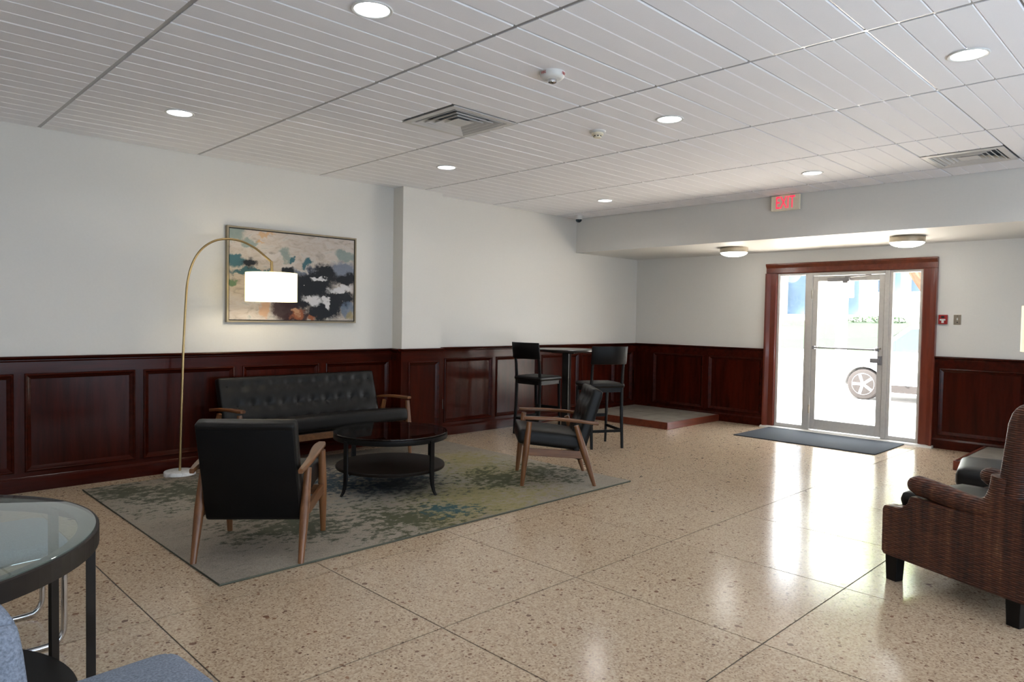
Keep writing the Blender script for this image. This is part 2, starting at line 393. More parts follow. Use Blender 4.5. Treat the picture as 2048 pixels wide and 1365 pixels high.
def paint_mat():
    """an abstract canvas in cream, teal, near black and rust; local x along its width (0..1.37), z its height (0..0.87)"""
    t = NT('abstract_canvas'); raw = t.coord('Object')
    n1 = t.node('ShaderNodeTexNoise'); n1.inputs['Scale'].default_value = 7; n1.inputs['Detail'].default_value = 6; n1.inputs['Roughness'].default_value = .62; t.link(raw, n1.inputs['Vector'])
    wv = t.node('ShaderNodeVectorMath'); wv.operation = 'MULTIPLY_ADD'; t.link(n1.outputs['Color'], wv.inputs[0]); wv.inputs[1].default_value = (.22, 0, .26)
    sb = t.node('ShaderNodeVectorMath'); sb.operation = 'ADD'; t.link(raw, sb.inputs[0]); sb.inputs[1].default_value = (-.11, 0, -.13); t.link(sb.outputs[0], wv.inputs[2])
    co = wv.outputs[0]
    fine = t.noise(raw, 26, 5, .7)
    def blob(x, z, rx, rz, soft=.35, rot=0):
        mp = t.node('ShaderNodeMapping'); mp.vector_type = 'TEXTURE'; mp.inputs['Location'].default_value = (x, 0, z); mp.inputs['Scale'].default_value = (rx, 1e3, rz); mp.inputs['Rotation'].default_value = (0, rot, 0)
        t.link(co, mp.inputs[0]); ln = t.node('ShaderNodeVectorMath'); ln.operation = 'LENGTH'; t.link(mp.outputs[0], ln.inputs[0])
        d = t.math('ADD', ln.outputs['Value'], t.math('MULTIPLY_ADD', fine, .5, -.25))
        return t.math('DIVIDE', t.math('SUBTRACT', 1.0, d), soft, clamp=True)
    str_ = t.noise(t.coord('Object', (5, 1, 11)), 1.6, 5, .62, .8)
    col = t.ramp(str_, [(.3, srgb(150,142,134)), (.45, srgb(182,170,160)), (.6, srgb(190,182,176)), (.72, srgb(158,160,154))])
    def put(c, places, k=.95):
        nonlocal col
        for pl in places: col = t.mix(t.math('MULTIPLY', blob(*pl), k), col, c)
    put(srgb(122,140,136), [(.06,.81,.12,.08), (.20,.73,.10,.05), (1.24,.68,.17,.06), (.55,.64,.11,.06,.35,.3)], .85)
    put(srgb(188,146,96), [(.36,.83,.09,.025), (.30,.74,.05,.02)], .7)
    put(srgb(196,188,184), [(.60,.53,.10,.05), (.40,.62,.10,.04)], .9)
    put(srgb(40,92,104), [(.06,.56,.11,.07), (.22,.45,.26,.035), (.80,.58,.06,.06), (.64,.61,.03,.04)], .95)
    put(srgb(70,112,78), [(.04,.36,.06,.06)], .9)
    put(srgb(88,104,128), [(1.20,.52,.20,.12), (.92,.50,.12,.06), (.74,.48,.10,.04)], .8)
    put(srgb(18,22,30), [(.19,.535,.10,.07), (.60,.49,.08,.06), (.84,.36,.30,.16), (.99,.48,.18,.11), (1.24,.43,.18,.08), (.68,.24,.24,.18), (1.04,.16,.24,.18), (1.22,.23,.18,.10), (.92,.08,.16,.11)], 1)
    put(srgb(52,25,26), [(.56,.10,.20,.14,.4,.4), (.70,.04,.18,.07)], .95)
    put(srgb(150,88,56), [(.68,.055,.08,.06), (.84,.02,.05,.03)], .95)
    put(srgb(192,150,116), [(.66,.075,.05,.04), (.34,.09,.06,.09)], .8)
    put(srgb(206,204,206), [(.86,.205,.16,.05,.4,.1), (1.02,.17,.03,.07), (1.19,.33,.17,.042,.4,-.15), (.92,.42,.09,.025), (1.00,.24,.05,.03)], 1)
    put(srgb(96,112,134), [(1.27,.12,.06,.09)], .8)
    put(srgb(150,136,84), [(1.30,.07,.05,.05)], .7)
    dots = t.vor(raw, 34, 'F1', 'Distance'); dc = t.node('ShaderNodeSeparateColor'); t.link(t.vor(raw, 34, 'F1', 'Color'), dc.inputs[0])
    dm = t.math('MULTIPLY', t.math('LESS_THAN', dots, .16), t.math('GREATER_THAN', dc.outputs[0], .86))
    col = t.mix(t.math('MULTIPLY', dm, blob(.9,.28,.42,.3)), col, srgb(214,210,204))
    t.bump(fine, .25, .003)
    return t.set(col, .55, 0, .35)
M['canvas'] = paint_mat()
def wicker_mat():
    t = NT('brown_wicker'); co = t.coord('Object')
    sx = t.node('ShaderNodeSeparateXYZ'); t.link(co, sx.inputs[0])
    # weavers: rows up the height, passing over and under uprights along x and y
    a = t.math('ADD', sx.outputs[0], sx.outputs[1])
    row = t.math('FLOOR', t.math('MULTIPLY', sx.outputs[2], 95))
    sh = t.math('MULTIPLY', t.math('MODULO', row, 2.0), PI)
    w1 = t.math('SINE', t.math('ADD', t.math('MULTIPLY', a, 2*PI*17), sh))
    w2 = t.math('ABSOLUTE', t.math('SINE', t.math('MULTIPLY', sx.outputs[2], PI*95)))
    h = t.math('MULTIPLY', t.math('MULTIPLY_ADD', w1, .35, .65), w2)
    n = t.noise(t.coord('Object', (14,14,60)), 2, 4, .65); nb = t.noise(t.coord('Object', (9,9,.7)), 3, 3)
    f = t.math('ADD', t.math('MULTIPLY', n, .42), t.math('MULTIPLY', nb, .58))
    col = t.ramp(f, [(.36, srgb(46,19,10)), (.5, srgb(88,43,24)), (.6, srgb(110,62,38)), (.74, srgb(166,126,90))])
    col = t.mix(t.math('MULTIPLY', t.math('SUBTRACT', 1.0, h, clamp=True), .55), col, srgb(28,16,10))
    t.bump(h, .8, .006)
    return t.set(col, .5, 0, .4)
M['wicker'] = wicker_mat()

# ------------------------------------------------------------------ room shell
YA, XE, HC, XS, ZS = 6.613, 9.272, 2.873, 7.776, 2.387
XB, YB = -3.2, -3.2        # walls behind the camera
# floor: terrazzo panels between recessed divider strips
fl = struct('floor', MB().box(XB, XE+.35, YB, YA, -.12, -.003), M['strip'])
FX = [1.0925+.9465*i for i in range(-5, 9)]; FX[5:9] = [1.0925, 2.0313, 2.9778, 3.9391]
FY = [3.4608, 2.4883, 1.4037]; FY = [YA]+[3.4608+1.0*k for k in (3, 2, 1)]+FY+[1.4037-1.0*k for k in (1, 2, 3, 4)]+[YB]
FXX = [XB]+[x for x in FX if XB+.1 < x < XE-.1]+[XE]
for i in range(len(FXX)-1):
    for j in range(len(FY)-1):
        x0, x1, y1, y0 = FXX[i], FXX[i+1], FY[j], FY[j+1]
        g = .0034
        mb = MB().box(x0+(g if i else 0), x1-(g if i < len(FXX)-2 else 0), y0+g, y1-g, -.012, 0)
        obj('terrazzo_panel', mb, M['floor'], fl)
# walls
wl = struct('wall_left', MB().box(XB, XE+.2, YA, YA+.2, 0, HC+.2), M['wall'])
we = struct('wall_exit', MB().box(XE, XE+.2, YB-.2, 2.50, 0, HC+.2).box(XE, XE+.2, 4.32, YA, 0, HC+.2).box(XE, XE+.2, 2.50, 4.32, 2.10, HC+.2), M['wall'])
struct('wall_rear', MB().box(XB-.2, XE+.2, YB-.2, YB, 0, HC+.2), M['wall'])
struct('wall_back', MB().box(XB-.2, XB, YB-.2, YA+.2, 0, HC+.2), M['wall'])
# roof slab and ceiling tiles on a grid
ce = struct('ceiling', MB().box(XB-.2, XE+.2, YB-.2, YA+.2, HC+.06, HC+.3), M['ceil'])
# soffit over the entrance
struct('ceiling_soffit', MB().box(XS, XE, YB, YA, ZS, HC+.06), M['wall'])
X0, Y0, TJ, TL = 1.2439, 2.5088, .6055, 1.2192
LX = [X0+TL*i for i in range(-4, 6)]; JY = [Y0+TJ*k for k in range(-10, 7)]
gm = MB()
for x in LX:
    if XB < x < XS: gm.box(x-.0125, x+.0125, YB, YA, HC, HC+.03)
obj('grid_main_runner', gm, M['grid'], ce)
gm = MB()
for y in JY:
    if YB < y < YA: gm.box(XB, XS, y-.0125, y+.0125, HC+.004, HC+.03)
obj('grid_cross_tee', gm, M['grid'], ce)
tile_cache = {}
def tile_mesh(w, l):
    """plank-faced lay-in tile, w along y, l along x, face at z = 0 with three V grooves along x"""
    key = (round(w, 3), round(l, 3))
    if key in tile_cache: return tile_cache[key]
    mb = MB(); pw = TJ/4; g = .0055; gd = .006
    ys = []; y = -w/2
    prof = [(-w/2, .012), (-w/2, .004), (-w/2+.004, 0)]
    k = 1
    while -w/2+pw*k < w/2-.03:
        c = -w/2+pw*k; prof += [(c-g, 0), (c, gd), (c+g, 0)]; k += 1
    prof += [(w/2-.004, 0), (w/2, .004), (w/2, .012)]
    mb.prism([(p[0], p[1]) for p in prof], -l/2, l/2, 'x')
    tile_cache[key] = mb.mesh('ceiling_tile'); tile_cache[key].materials.append(M['ceil']); return tile_cache[key]
LXX = [XB]+[x for x in LX if XB+.05 < x < XS-.05]+[XS]; JYY = [YB]+[y for y in JY if YB+.05 < y < YA-.05]+[YA]
for i in range(len(LXX)-1):
    for j in range(len(JYY)-1):
        x0, x1, y0, y1 = LXX[i], LXX[i+1], JYY[j], JYY[j+1]
        vent = None
        if abs(x1-3.682) < .01 and abs(y0-3.72) < .03: vent = 1
        if abs(x1-7.34) < .01 and abs(y0-1.298) < .03: vent = 2
        if vent: x1 = x1-.6096
        gx, gy = .0125, .0055
        l, w = x1-x0-2*gx, y1-y0-2*gy
        o = bpy.data.objects.new('ceiling_tile', tile_mesh(w, l)); COL.objects.link(o); o.parent = ce
        o.location = ((x0+x1)/2, (y0+y1)/2, HC-.004+random.uniform(-.0006, .0006))
# pilaster on the left wall, corner chase
PX0, PX1, PY = 4.61, 5.16, 6.43
struct('trim_1', MB().box(PX0, PX1, PY, YA, 0, HC), M['wall'])

# wainscot: frame, raised moulding, recessed field for each panel
ZC = 1.0705
def wainscot(wall, x0, x1, panels, T, ztop=.935, zbot=.155, cap_ends=True):
    """x along the run, y out of the wall is -y (local), T places it"""
    mb = MB(); e = []
    xs = [x0]
    d = .022
    mb.box(x0, x1, -d, 0, ztop, ZC-.03); obj('top_rail', mb, M['wains_h'], wall).matrix_world = T
    mb = MB().box(x0, x1, -d, 0, .1, zbot); obj('bottom_rail', mb, M['wains_h'], wall).matrix_world = T
    mb = MB().prism([(0,0),(-.034,0),(-.034,.10),(-.026,.115),(-.022,.12),(0,.12)], x0, x1, 'x'); obj('baseboard', mb, M['wains_h'], wall).matrix_world = T
    mb = MB().prism([(0,ZC-.045),(-.024,ZC-.045),(-.03,ZC-.034),(-.030,ZC-.028),(-.046,ZC-.018),(-.05,ZC-.010),(-.046,ZC),(0,ZC)], x0, x1, 'x')
    obj('cap_rail', mb, M['wains_h'], wall).matrix_world = T
    edges = [x0]+[q for p in panels for q in p]+[x1]
    for k in range(0, len(edges), 2):
        if edges[k+1]-edges[k] > .004:
            mb = MB().box(edges[k], edges[k+1], -d, 0, zbot, ztop); obj('stile', mb, M['wains'], wall).matrix_world = T
    for a, b in panels:
        p = obj('wainscot_panel', MB().box(a, b, -.008, 0, zbot, ztop), M['wains'], wall); p.matrix_world = T
        r = [(0,.0225),(.004,.031),(.012,.034),(.018,.03),(.022,.024),(.032,.018),(.045,.0095),(.047,.006)]
        mb = MB().rings([(a+i, b-i, zbot+i, ztop-i, dd) for i, dd in r], None, False)
        m = obj('panel_molding', mb, M['wains_h'], p, seg=1)
bpy.context.view_layer.update()
def PT(ox, oy, ang): return Matrix.Translation((ox, oy, 0)) @ Matrix.Rotation(ang, 4, 'Z')
pa = [(1.137-.868*k, 1.937-.868*k) for k in range(4, 0, -1)]+[(1.137,1.937), (2.0,2.8), (2.877,3.685), (3.76,4.55)]
wainscot(wl, XB, PX0, pa, PT(0, YA, 0))
wainscot(wl, PX1, XE-.02, [(5.35,6.14), (6.20,6.99), (7.06,7.85), (7.92,8.70), (8.77,9.16)], PT(0, YA, 0))
tr1 = bpy.data.objects['trim_1']
wainscot(tr1, PX0-.022, PX1+.022, [(4.685,5.125)], PT(0, PY, 0), .925)
wainscot(tr1, 0, YA-PY, [], PT(PX0, YA, -PI/2))
wainscot(tr1, 0, YA-PY, [], PT(PX1, PY, PI/2))
# exit wall: local x runs from the left wall towards -Y, so local x = YA - y
def EX(y): return YA-y
wainscot(we, EX(YA), EX(4.44), [(EX(6.255),EX(5.385)), (EX(5.30),EX(4.475))], PT(XE, YA, -PI/2))
wainscot(we, EX(2.375), EX(YB), [(EX(2.33-.905*k), EX(2.33-.905*k-.83)) for k in range(6)], PT(XE, YA, -PI/2))

# ------------------------------------------------------------------ entrance: casing, sidelights, door
cas = MB()
yo0, yo1, zo = 2.375, 4.445, 2.225; yi0, yi1, zi = 2.525, 4.295, 2.09; xf = XE-.04
def casing_profile(parent):
    mb = MB()
    for a, b in ((yi1, yo1), (yo0, yi0)):
        s = 1 if a == yi1 else -1
        inner, outer = (a, b) if s == 1 else (b, a)
        w = abs(b-a); y = lambda t: inner+s*w*t
        mb.prism([(XE,y(0)),(xf+.008,y(0)),(xf,y(.08)),(xf,y(.55)),(xf-.006,y(.62)),(xf-.02,y(.78)),(xf-.026,y(.86)),(xf-.026,y(1)),(XE,y(1))], 0, zi+.005, 'z')
    return mb
c = struct('trim_2', casing_profile(None), M['casing'], label='varnished wooden door casing')
mb = MB().prism([(xf+.008,zi),(xf,zi+.012),(xf,zi+.075),(xf-.006,zi+.085),(xf-.02,zi+.105),(xf-.026,zi+.116),(xf-.026,zo),(XE,zo),(XE,zi)], yo0, yo1, 'y')
obj('head_casing', mb, M['platform_wood'], c)
# reveal lining
obj('jamb_lining', MB().box(XE, XE+.14, yi1, yi1+.03, 0, zi).box(XE, XE+.14, yi0-.03, yi0, 0, zi).box(XE, XE+.14, yi0-.03, yi1+.03, zi, zi+.03), M['casing'], c)
XD0, XD1 = XE-.005, XE+.05      # aluminium storefront depth
def framed(name, y0, y1, z0, z1, w, wb, wt, parent=None):
    mb = MB()
    mb.box(XD0, XD1, y0, y0+w, z0, z1).box(XD0, XD1, y1-w, y1, z0, z1).box(XD0, XD1, y0+w, y1-w, z0, z0+wb).box(XD0, XD1, y0+w, y1-w, z1-wt, z1)
    return mb
zb = .03
sl1 = struct('window_1', framed('a', 3.885, yi1, zb, zi, .035, .045, .03), M['alu'], bevel=.003)
obj('pane', MB().box(XD0+.02, XD0+.028, 3.92, yi1-.035, zb+.045, zi-.03), M['door_glass'], sl1)
sl2 = struct('window_2', framed('a', yi0, 2.89, zb, zi, .035, .045, .03), M['alu'], bevel=.003)
obj('pane', MB().box(XD0+.02, XD0+.028, yi0+.035, 2.855, zb+.045, zi-.03), M['door_glass'], sl2)
fr = struct('trim_3', MB().box(XD0-.015, XD1+.02, 3.82, 3.885, zb, zi).box(XD0-.015, XD1+.02, 2.89, 2.945, zb, zi).box(XD0-.015, XD1+.02, 2.945, 3.82, zi-.04, zi), M['alu'], bevel=.004)
dr = struct('door_1', framed('a', 2.95, 3.815, zb+.01, zi-.045, .062, .135, .07), M['alu'], bevel=.004)
obj('pane', MB().box(XD0+.02, XD0+.028, 3.012, 3.753, zb+.145, zi-.115), M['door_glass'], dr)
mb = MB().box(XD0-.055, XD0, 3.35, 3.62, zi-.125, zi-.075)
cl = obj('door_closer', mb, M['lock'], dr, bevel=.008)
obj('closer_arm', MB().tube([(XD0-.045,3.40,zi-.07),(XD0-.07,3.22,zi-.06),(XD0-.02,3.10,zi-.05)], .009, 8).box(XD0-.05, XD0-.02, 3.37, 3.43, zi-.145, zi-.075), M['lock'], cl)
pb = obj('push_bar', MB().tube([(XD0-.045,3.77,1.115),(XD0-.045,3.02,1.115)], .011, 10), M['lock'], dr)
obj('bar_bracket', MB().box(XD0-.055, XD0, 3.76, 3.79, 1.095, 1.135).box(XD0-.055, XD0, 2.99, 3.02, 1.095, 1.135), M['lock'], pb)
lk = obj('lock_case', MB().box(XD0-.03, XD0, 2.955, 3.00, .93, 1.04).box(XD0-.06, XD0-.01, 2.965, 3.075, .955, 1.01), M['lock'], dr, bevel=.004)
obj('lock_cylinder', MB().lathe([(.014,0),(.014,.012),(.011,.016)], 14, Matrix.Translation((XD0, 2.98, 1.13)) @ Matrix.Rotation(-PI/2, 4, 'Y')), M['nickel'], dr)
obj('hinge', MB().tube([(XD0-.02,3.822,.25),(XD0-.02,3.822,.36)], .009, 8).tube([(XD0-.02,3.822,1.75),(XD0-.02,3.822,1.86)], .009, 8), M['nickel'], dr)
struct('trim_4', MB().prism([(XE-.10,0),(XE-.085,.02),(XE-.03,.028),(XE+.12,.03),(XE+.12,0)], 2.36, 4.46, 'y'), M['alu'], label='metal threshold under the glass door')

# ------------------------------------------------------------------ platforms with slate tile tops
def platform(name, label, x0, x1, y0, y1, h, tx, ty):
    t = thing(name, label, 'platform', (x0, y0, 0)); w, d = x1-x0, y1-y0
    obj('plinth', MB().box(.02, w, .02 if y1 > 5 else 0, d if y1 > 5 else d-.02, 0, h-.004), M['dark'], t)
    for nm, bx in (('front_edging', (0, .03, 0, d)), ('side_edging', (.03, w, 0, .03) if y1 > 5 else (.03, w, d-.03, d))):
        obj(nm, MB().box(*bx, 0, h), M['platform_wood'], t, bevel=.006)
        b2 = bx
    ys = .034 if y1 > 5 else .004
    sx, sy = (w-.036)/tx, (d-.038)/ty
    for i in range(tx):
        for j in range(ty):
            a = random.uniform(0, .002)
            obj('slate_tile', MB().box(.034+sx*i, .034+sx*(i+1)-.005, ys+sy*j, ys+sy*(j+1)-.005, h-.012, h-.003+a), M['slate'], t)
    return t
platform('tiled_platform', 'low wood-edged platform with slate tile top in the room corner', 7.90, XE-.04, 5.10, YA-.04, .095, 4, 5)
platform('tiled_platform', 'low wood-edged platform with slate tile top behind the wicker chair', 7.98, XE-.04, -.6, 1.86, .095, 4, 7)

# ------------------------------------------------------------------ entrance mat, rug
mb = MB().rbox(.54, .84, .006, .006, 4, 4, 2)
o = obj('entrance_mat', mb, M['mat']); o.location = (8.745, 3.49, .0065); tag(o, 'charcoal ribbed entrance mat lying before the glass door', 'mat')
def rugm():
    mb = MB(); w, d = 3.62, 2.69
    return mb.rbox(w/2, d/2, .006, .006, 6, 6, 2)
o = thing('area_rug', 'grey abstract area rug with green, yellow and teal blotches under the sofa group', 'rug', (3.29, 5.005, .0065))
obj('pile', rugm(), M['rug'], o)
hem = [(-1.81,-1.345,-.0005),(1.81,-1.345,-.0005),(1.81,1.345,-.0005),(-1.81,1.345,-.0005)]
M['hem'] = plain('rug_binding', srgb(84,86,74), .9)
obj('binding', MB().tube(hem, .0062, 8, True), M['hem'], o, label='dark green-grey bound edge')

# ------------------------------------------------------------------ seating with walnut frames
def leg_mb(p0, p1, r0, r1, rm=None):
    p0, p1 = Vector(p0), Vector(p1); mb = MB(); n = 7
    pts = [p0.lerp(p1, i/n) for i in range(n+1)]
    rm = rm or max(r0, r1)
    rr = [ (r0+(rm-r0)*min(1, i/n/.55)) if i/n < .55 else (rm+(r1-rm)*((i/n-.55)/.45)) for i in range(n+1)]
    mb.tube(pts, rr, 12)
    mb.v[:12] = [(p[0], p[1], p0.z) for p in mb.v[:12]]
    return mb
def tuft(hx, hz, buttons, depth=.02, rad=.06, pull=.012):
    def f(q, front=-1):
        d = 0
        for bx, bz in buttons:
            r = math.hypot(q.x-bx, q.z-bz)
            d = max(d, math.exp(-(r/rad)**2*2.2))
        return d*depth
    return f
def seat_frame(t, W, wb, ncol, nrow=3, arms=True):
    """walnut frame chair or sofa facing +x (local); W spacing of legs, wb cushion width. returns nothing"""
    for s in (1, -1):
        y = s*W/2
        obj('front_leg', leg_mb((.31, y, 0), (.255, y, .545), .017, .022, .029), M['walnut'], t)
        obj('rear_leg', leg_mb((-.31, y, 0), (-.145, y, .515), .017, .022, .029), M['walnut'], t)
        # arm: shaped plank, wider toward the front
        up_, dn = [], []
        N = 12; v = []; f = []
        for i in range(N+1):
            a = i/N; x = -.335+.635*a
            z = .520+.052*a+.010*math.sin(a*PI*1.2)
            wd = .017+.018*(.5-.5*math.cos(min(1, a*1.15)*PI))-(.012 if i == N else 0)+(-.004 if i == 0 else 0)
            off = s*.010*math.sin(a*PI*1.6)
            th = .013
            for (dy, dz) in ((-wd,-th*.4),(-wd*.8,-th),(wd*.8,-th),(wd,-th*.4),(wd,th*.5),(wd*.75,th),(-wd*.75,th),(-wd,th*.5)):
                v.append((x, y+off+dy, z+dz+.012))
        for i in range(N):
            for k in range(8): f.append((i*8+k, i*8+(k+1) % 8, (i+1)*8+(k+1) % 8, (i+1)*8+k))
        f += [tuple(reversed(range(8))), tuple(range(N*8, N*8+8))]
        obj('armrest', MB().add(v, f, True), M['walnut_x'], t)
        obj('side_rail', MB().prism([(-.205,.232),(.278,.262),(.272,.322),(-.183,.298)], y-.0125, y+.0125, 'y'), M['walnut_x'], t, bevel=.004)
    obj('front_rail', MB().box(.245, .272, -W/2+.012, W/2-.012, .255, .318), M['walnut_x'], t, bevel=.004)
    obj('rear_rail', MB().box(-.20, -.175, -W/2+.012, W/2-.012, .275, .31), M['walnut_x'], t, bevel=.004)
    # seat cushion, tilted back
    hw = wb/2
    def sf(q):
        q = Vector(q); edge = max(abs(q.x)/.28, abs(q.y)/hw)
        if q.z > 0: q.z += .014*max(0, 1-(q.x/.28)**2)*max(0, 1-(q.y/hw)**2)**.5
        x, z = q.x, q.z; a = .115
        return (x*math.cos(a)-z*math.sin(a)*1+.062, q.y, .385+x*math.sin(a)+z*math.cos(a))
    mb = MB().rbox(.285, hw, .064, .032, 14, max(8, int(wb*16)), 8, sf)
    sc = obj('seat_cushion', mb, M['leather'], t)
    # backrest: slab leaning back, front face tufted
    bt = []
    H = .3115
    nb = ncol
    for r in range(nrow):
        z = -H+.15+ (2*H-.24)*r/(nrow-1)
        sh = 0 if r % 2 == 0 or ncol < 5 else .5
        cnt = nb if sh == 0 else nb-1
        for k in range(cnt):
            bt.append((-hw+(k+.5+sh)*wb/nb, z))
    def bf(q):
        q = Vector(q); x, z = q.x, q.z
        if x > 0:
            if ncol > 0:
                d = 0; 
                for by, bz in bt:
                    r2 = ((q.y-by)/.05)**2+((z-bz)/.042)**2
                    if r2 < 9: d = max(d, math.exp(-r2))
                fall = max(0, 1-(q.y/hw)**6)*max(0, 1-(z/H)**6)
                x = x+(.034*(1-d)-.020)*fall
        # horizontal channels along the tuft rows
        a = .30
        return (-.245-z*math.sin(a)+x*math.cos(a), q.y, .5195+z*math.cos(a)+x*math.sin(a))
    mb = MB().rbox(.045, hw, H, .022, 6, max(22, int(wb*40)), 26, bf)
    bk = obj('backrest', mb, M['leather'], t)
    bb = MB()
    for by, bz in bt:
        p = bf(Vector((.043, by, bz)))
        bb = MB().rbox(.006, .011, .011, .005, 4, 4, 4, None, Matrix.Translation(p) @ Matrix.Rotation(-.30, 4, 'Y'))
        obj('button', bb, M['leather_back'], bk)
    def bp(q):
        q = Vector(q); a = .30
        return (-.245-q.z*math.sin(a)+q.x*math.cos(a), q.y, .5195+q.z*math.cos(a)+q.x*math.sin(a))
    mb = MB().rbox(.005, hw-.012, H-.03, .004, 3, 4, 4, lambda q: bp(Vector((q.x-.0455, q.y, q.z-.005))))
    obj('back_panel', mb, M['leather_back'], bk)
G1 = 'walnut armchairs on the rug'
ch = thing('lounge_chair', 'walnut armchair with its plain black back turned to us, by the arc lamp', 'armchair', (1.922, 4.098, .0135), math.radians(49.1), G1)
seat_frame(ch, .600, .555, 4)
dup(ch, (4.658, 4.170, .0135), math.radians(139), 'walnut armchair seen from its side, buttoned black seat, in front of the bar stools', G1)
sf = thing('sofa', 'long black button-tufted sofa with walnut arms against the panelled wall', 'sofa', (3.45, 6.195, .0135), math.radians(-88.3))
seat_frame(sf, 1.80, 1.70, 11)
for s in (1, -1): pass

# ------------------------------------------------------------------ coffee table
ct = thing('coffee_table', 'round two-tier black coffee table with glass top in front of the sofa', 'coffee table', (3.40, 4.88, .0135), math.radians(0))
R = .470
obj('glass_top', MB().lathe([(R-.004,.452),(R,.456),(R,.462),(R-.004,.466)], 64), M['smoke_glass'], ct, label='dark see-through glass top')
obj('rim', MB().lathe([(R-.03,.445),(R-.028,.41),(R-.002,.41),(R,.414),(R,.449),(R-.03,.449)], 64, None, True, False), M['black'], ct)
obj('shelf', MB().lathe([(R-.03,.165),(R-.022,.165),(R-.02,.17),(R-.02,.185),(R-.024,.19),(R-.03,.19)], 64), M['shelf'], ct, label='dark brown wooden shelf')
for a in (188, 278.5, 8, 98):
    a = math.radians(a); c, s_ = math.cos(a), math.sin(a)
    m = Matrix(((c, -s_, 0, 0), (s_, c, 0, 0), (0, 0, 1, 0), (0, 0, 0, 1)))
    prof = [(R-.004,.43),(R-.004,.19),(R-.005,.13),(R+.004,.07),(R+.022,.025),(R+.044,.002),(R+.050,.0),(R+.052,.004),(R+.034,.03),(R+.018,.075),(R+.012,.13),(R+.010,.19),(R+.010,.43)]
    hw = .021
    v = []; f = []; n = len(prof)
    for sgn in (-1, 1):
        for (x, z) in prof:
            w = hw*(1 if z > .18 else .45+.55*z/.18); v.append((x, sgn*w, z))
    f = [tuple(reversed(range(n))), tuple(range(n, 2*n))]+[(i, (i+1) % n, n+(i+1) % n, n+i) for i in range(n)]
    obj('leg', MB().add(v, f, False, m), M['black'], ct)

# ------------------------------------------------------------------ bar table and stools
bt = thing('bar_table', 'tall round bar table on a square dark column between the two bar stools', 'bar table', (6.77, 5.88, 0), math.radians(20))
R = .375
obj('table_top', MB().lathe([(R-.02,1.02),(R-.004,1.024),(R,1.032),(R,1.046),(R-.006,1.052)], 56), M['laminate'], bt)
obj('column', MB().box(-.045, .045, -.045, .045, .02, 1.0), M['laminate'], bt, bevel=.006)
obj('top_plate', MB().box(-.15, .15, -.15, .15, 1.0, 1.02), M['black'], bt, bevel=.004)
obj('base_plate', MB().rbox(.2, .2, .01, .009, 4, 4, 2, None, Matrix.Translation((0,0,.01))), M['black'], bt)
def bar_stool(name, label, loc, rz, group):
    t = thing(name, label, 'bar stool', loc, rz, group)
    hw = .185
    for s in (1, -1):
        y = s*hw
        # rear leg runs on up as back post
        pts = [(-.225, y, 0), (-.195, y, .35), (-.185, y, .68), (-.205, y, .88), (-.245, y, 1.08)]
        obj('rear_leg', MB().tube(pts, [.017,.020,.021,.018,.013], 8, flat=.9), M['espresso'], t)
        obj('front_leg', MB().tube([(.215, y, 0), (.20, y, .35), (.19, y, .665)], [.015,.018,.021], 8, flat=.9), M['espresso'], t)
        obj('side_stretcher', MB().box(-.20, .205, y-.009, y+.009, .185, .215), M['espresso'], t)
        obj('side_apron', MB().box(-.175, .18, y-.010, y+.010, .625, .675), M['espresso'], t)
    obj('footrest', MB().box(.195, .215, -hw, hw, .30, .335), M['espresso'], t)
    obj('rear_stretcher', MB().box(-.215, -.197, -hw, hw, .18, .21), M['espresso'], t)
    obj('front_apron', MB().box(.175, .197, -hw, hw, .625, .675), M['espresso'], t)
    obj('rear_apron', MB().box(-.197, -.175, -hw, hw, .625, .675), M['espresso'], t)
    obj('seat', MB().rbox(.215, .215, .026, .024, 10, 10, 6, lambda q: (q.x, q.y, .698+q.z+(.008*(1-(q.x/.215)**2)*(1-(q.y/.215)**2) if q.z > 0 else 0))), M['leather'], t)
    def curve(q):
        bow = -.055*(1-(q.y/.215)**2)
        return (-.225+q.x+bow-.16*(q.z+.1)*.9, q.y, 1.04+q.z)
    obj('backrest', MB().rbox(.009, .215, .100, .008, 3, 16, 4, curve), M['espresso'], t)
    return t
G2 = 'dark bar stools at the round bar table'
b1 = bar_stool('bar_stool', 'dark bar stool on the wainscot side of the round bar table', (6.37, 6.00, 0), math.radians(4), G2)
dup(b1, (6.31, 4.98, 0), math.radians(63), 'dark bar stool with its curved back to us, behind the side-on armchair', G2)

# ------------------------------------------------------------------ arc floor lamp
LY = 6.42
lp = thing('arc_floor_lamp', 'brass arc floor lamp with lit cream drum shade and marble base by the painting', 'floor lamp', (2.245, LY, 0))
obj('marble_base', MB().lathe([(.115,0),(.13,.004),(.13,.036),(.126,.042),(.12,.044)], 48), M['marble'], lp)
def LP(x, z, y=0): return (x, y, z)
ARC = [(0.0,.04),(.008,.35),(.018,.75),(.030,1.15),(.048,1.52),(.062,1.70),(.095,1.86),(.155,1.985),(.24,2.065),(.34,2.095),(.45,2.080),(.55,2.025),(.63,1.95),(.675,1.905)]
def smooth(P, n=5):
    out = []
    for i in range(len(P)-1):
        p0, p1, p2, p3 = P[max(i-1,0)], P[i], P[i+1], P[min(i+2, len(P)-1)]
        for k in range(n):
            t = k/n
            out.append(tuple(.5*((2*p1[j])+(-p0[j]+p2[j])*t+(2*p0[j]-5*p1[j]+4*p2[j]-p3[j])*t*t+(-p0[j]+3*p1[j]-3*p2[j]+p3[j])*t**3) for j in range(len(p1))))
    return out+[tuple(P[-1])]
SH = -.34     # the arm swings this far towards the room over its length
pts = [(x, SH*max(0, (x-.06)/.62)**1.0, z) for x, z in smooth(ARC)]
lo = [p for p in pts if p[2] <= 1.16 and p[0] < .05]; hi = pts[len(lo)-1:]
obj('pole', MB().tube(lo, .0105, 12), M['brass'], lp)
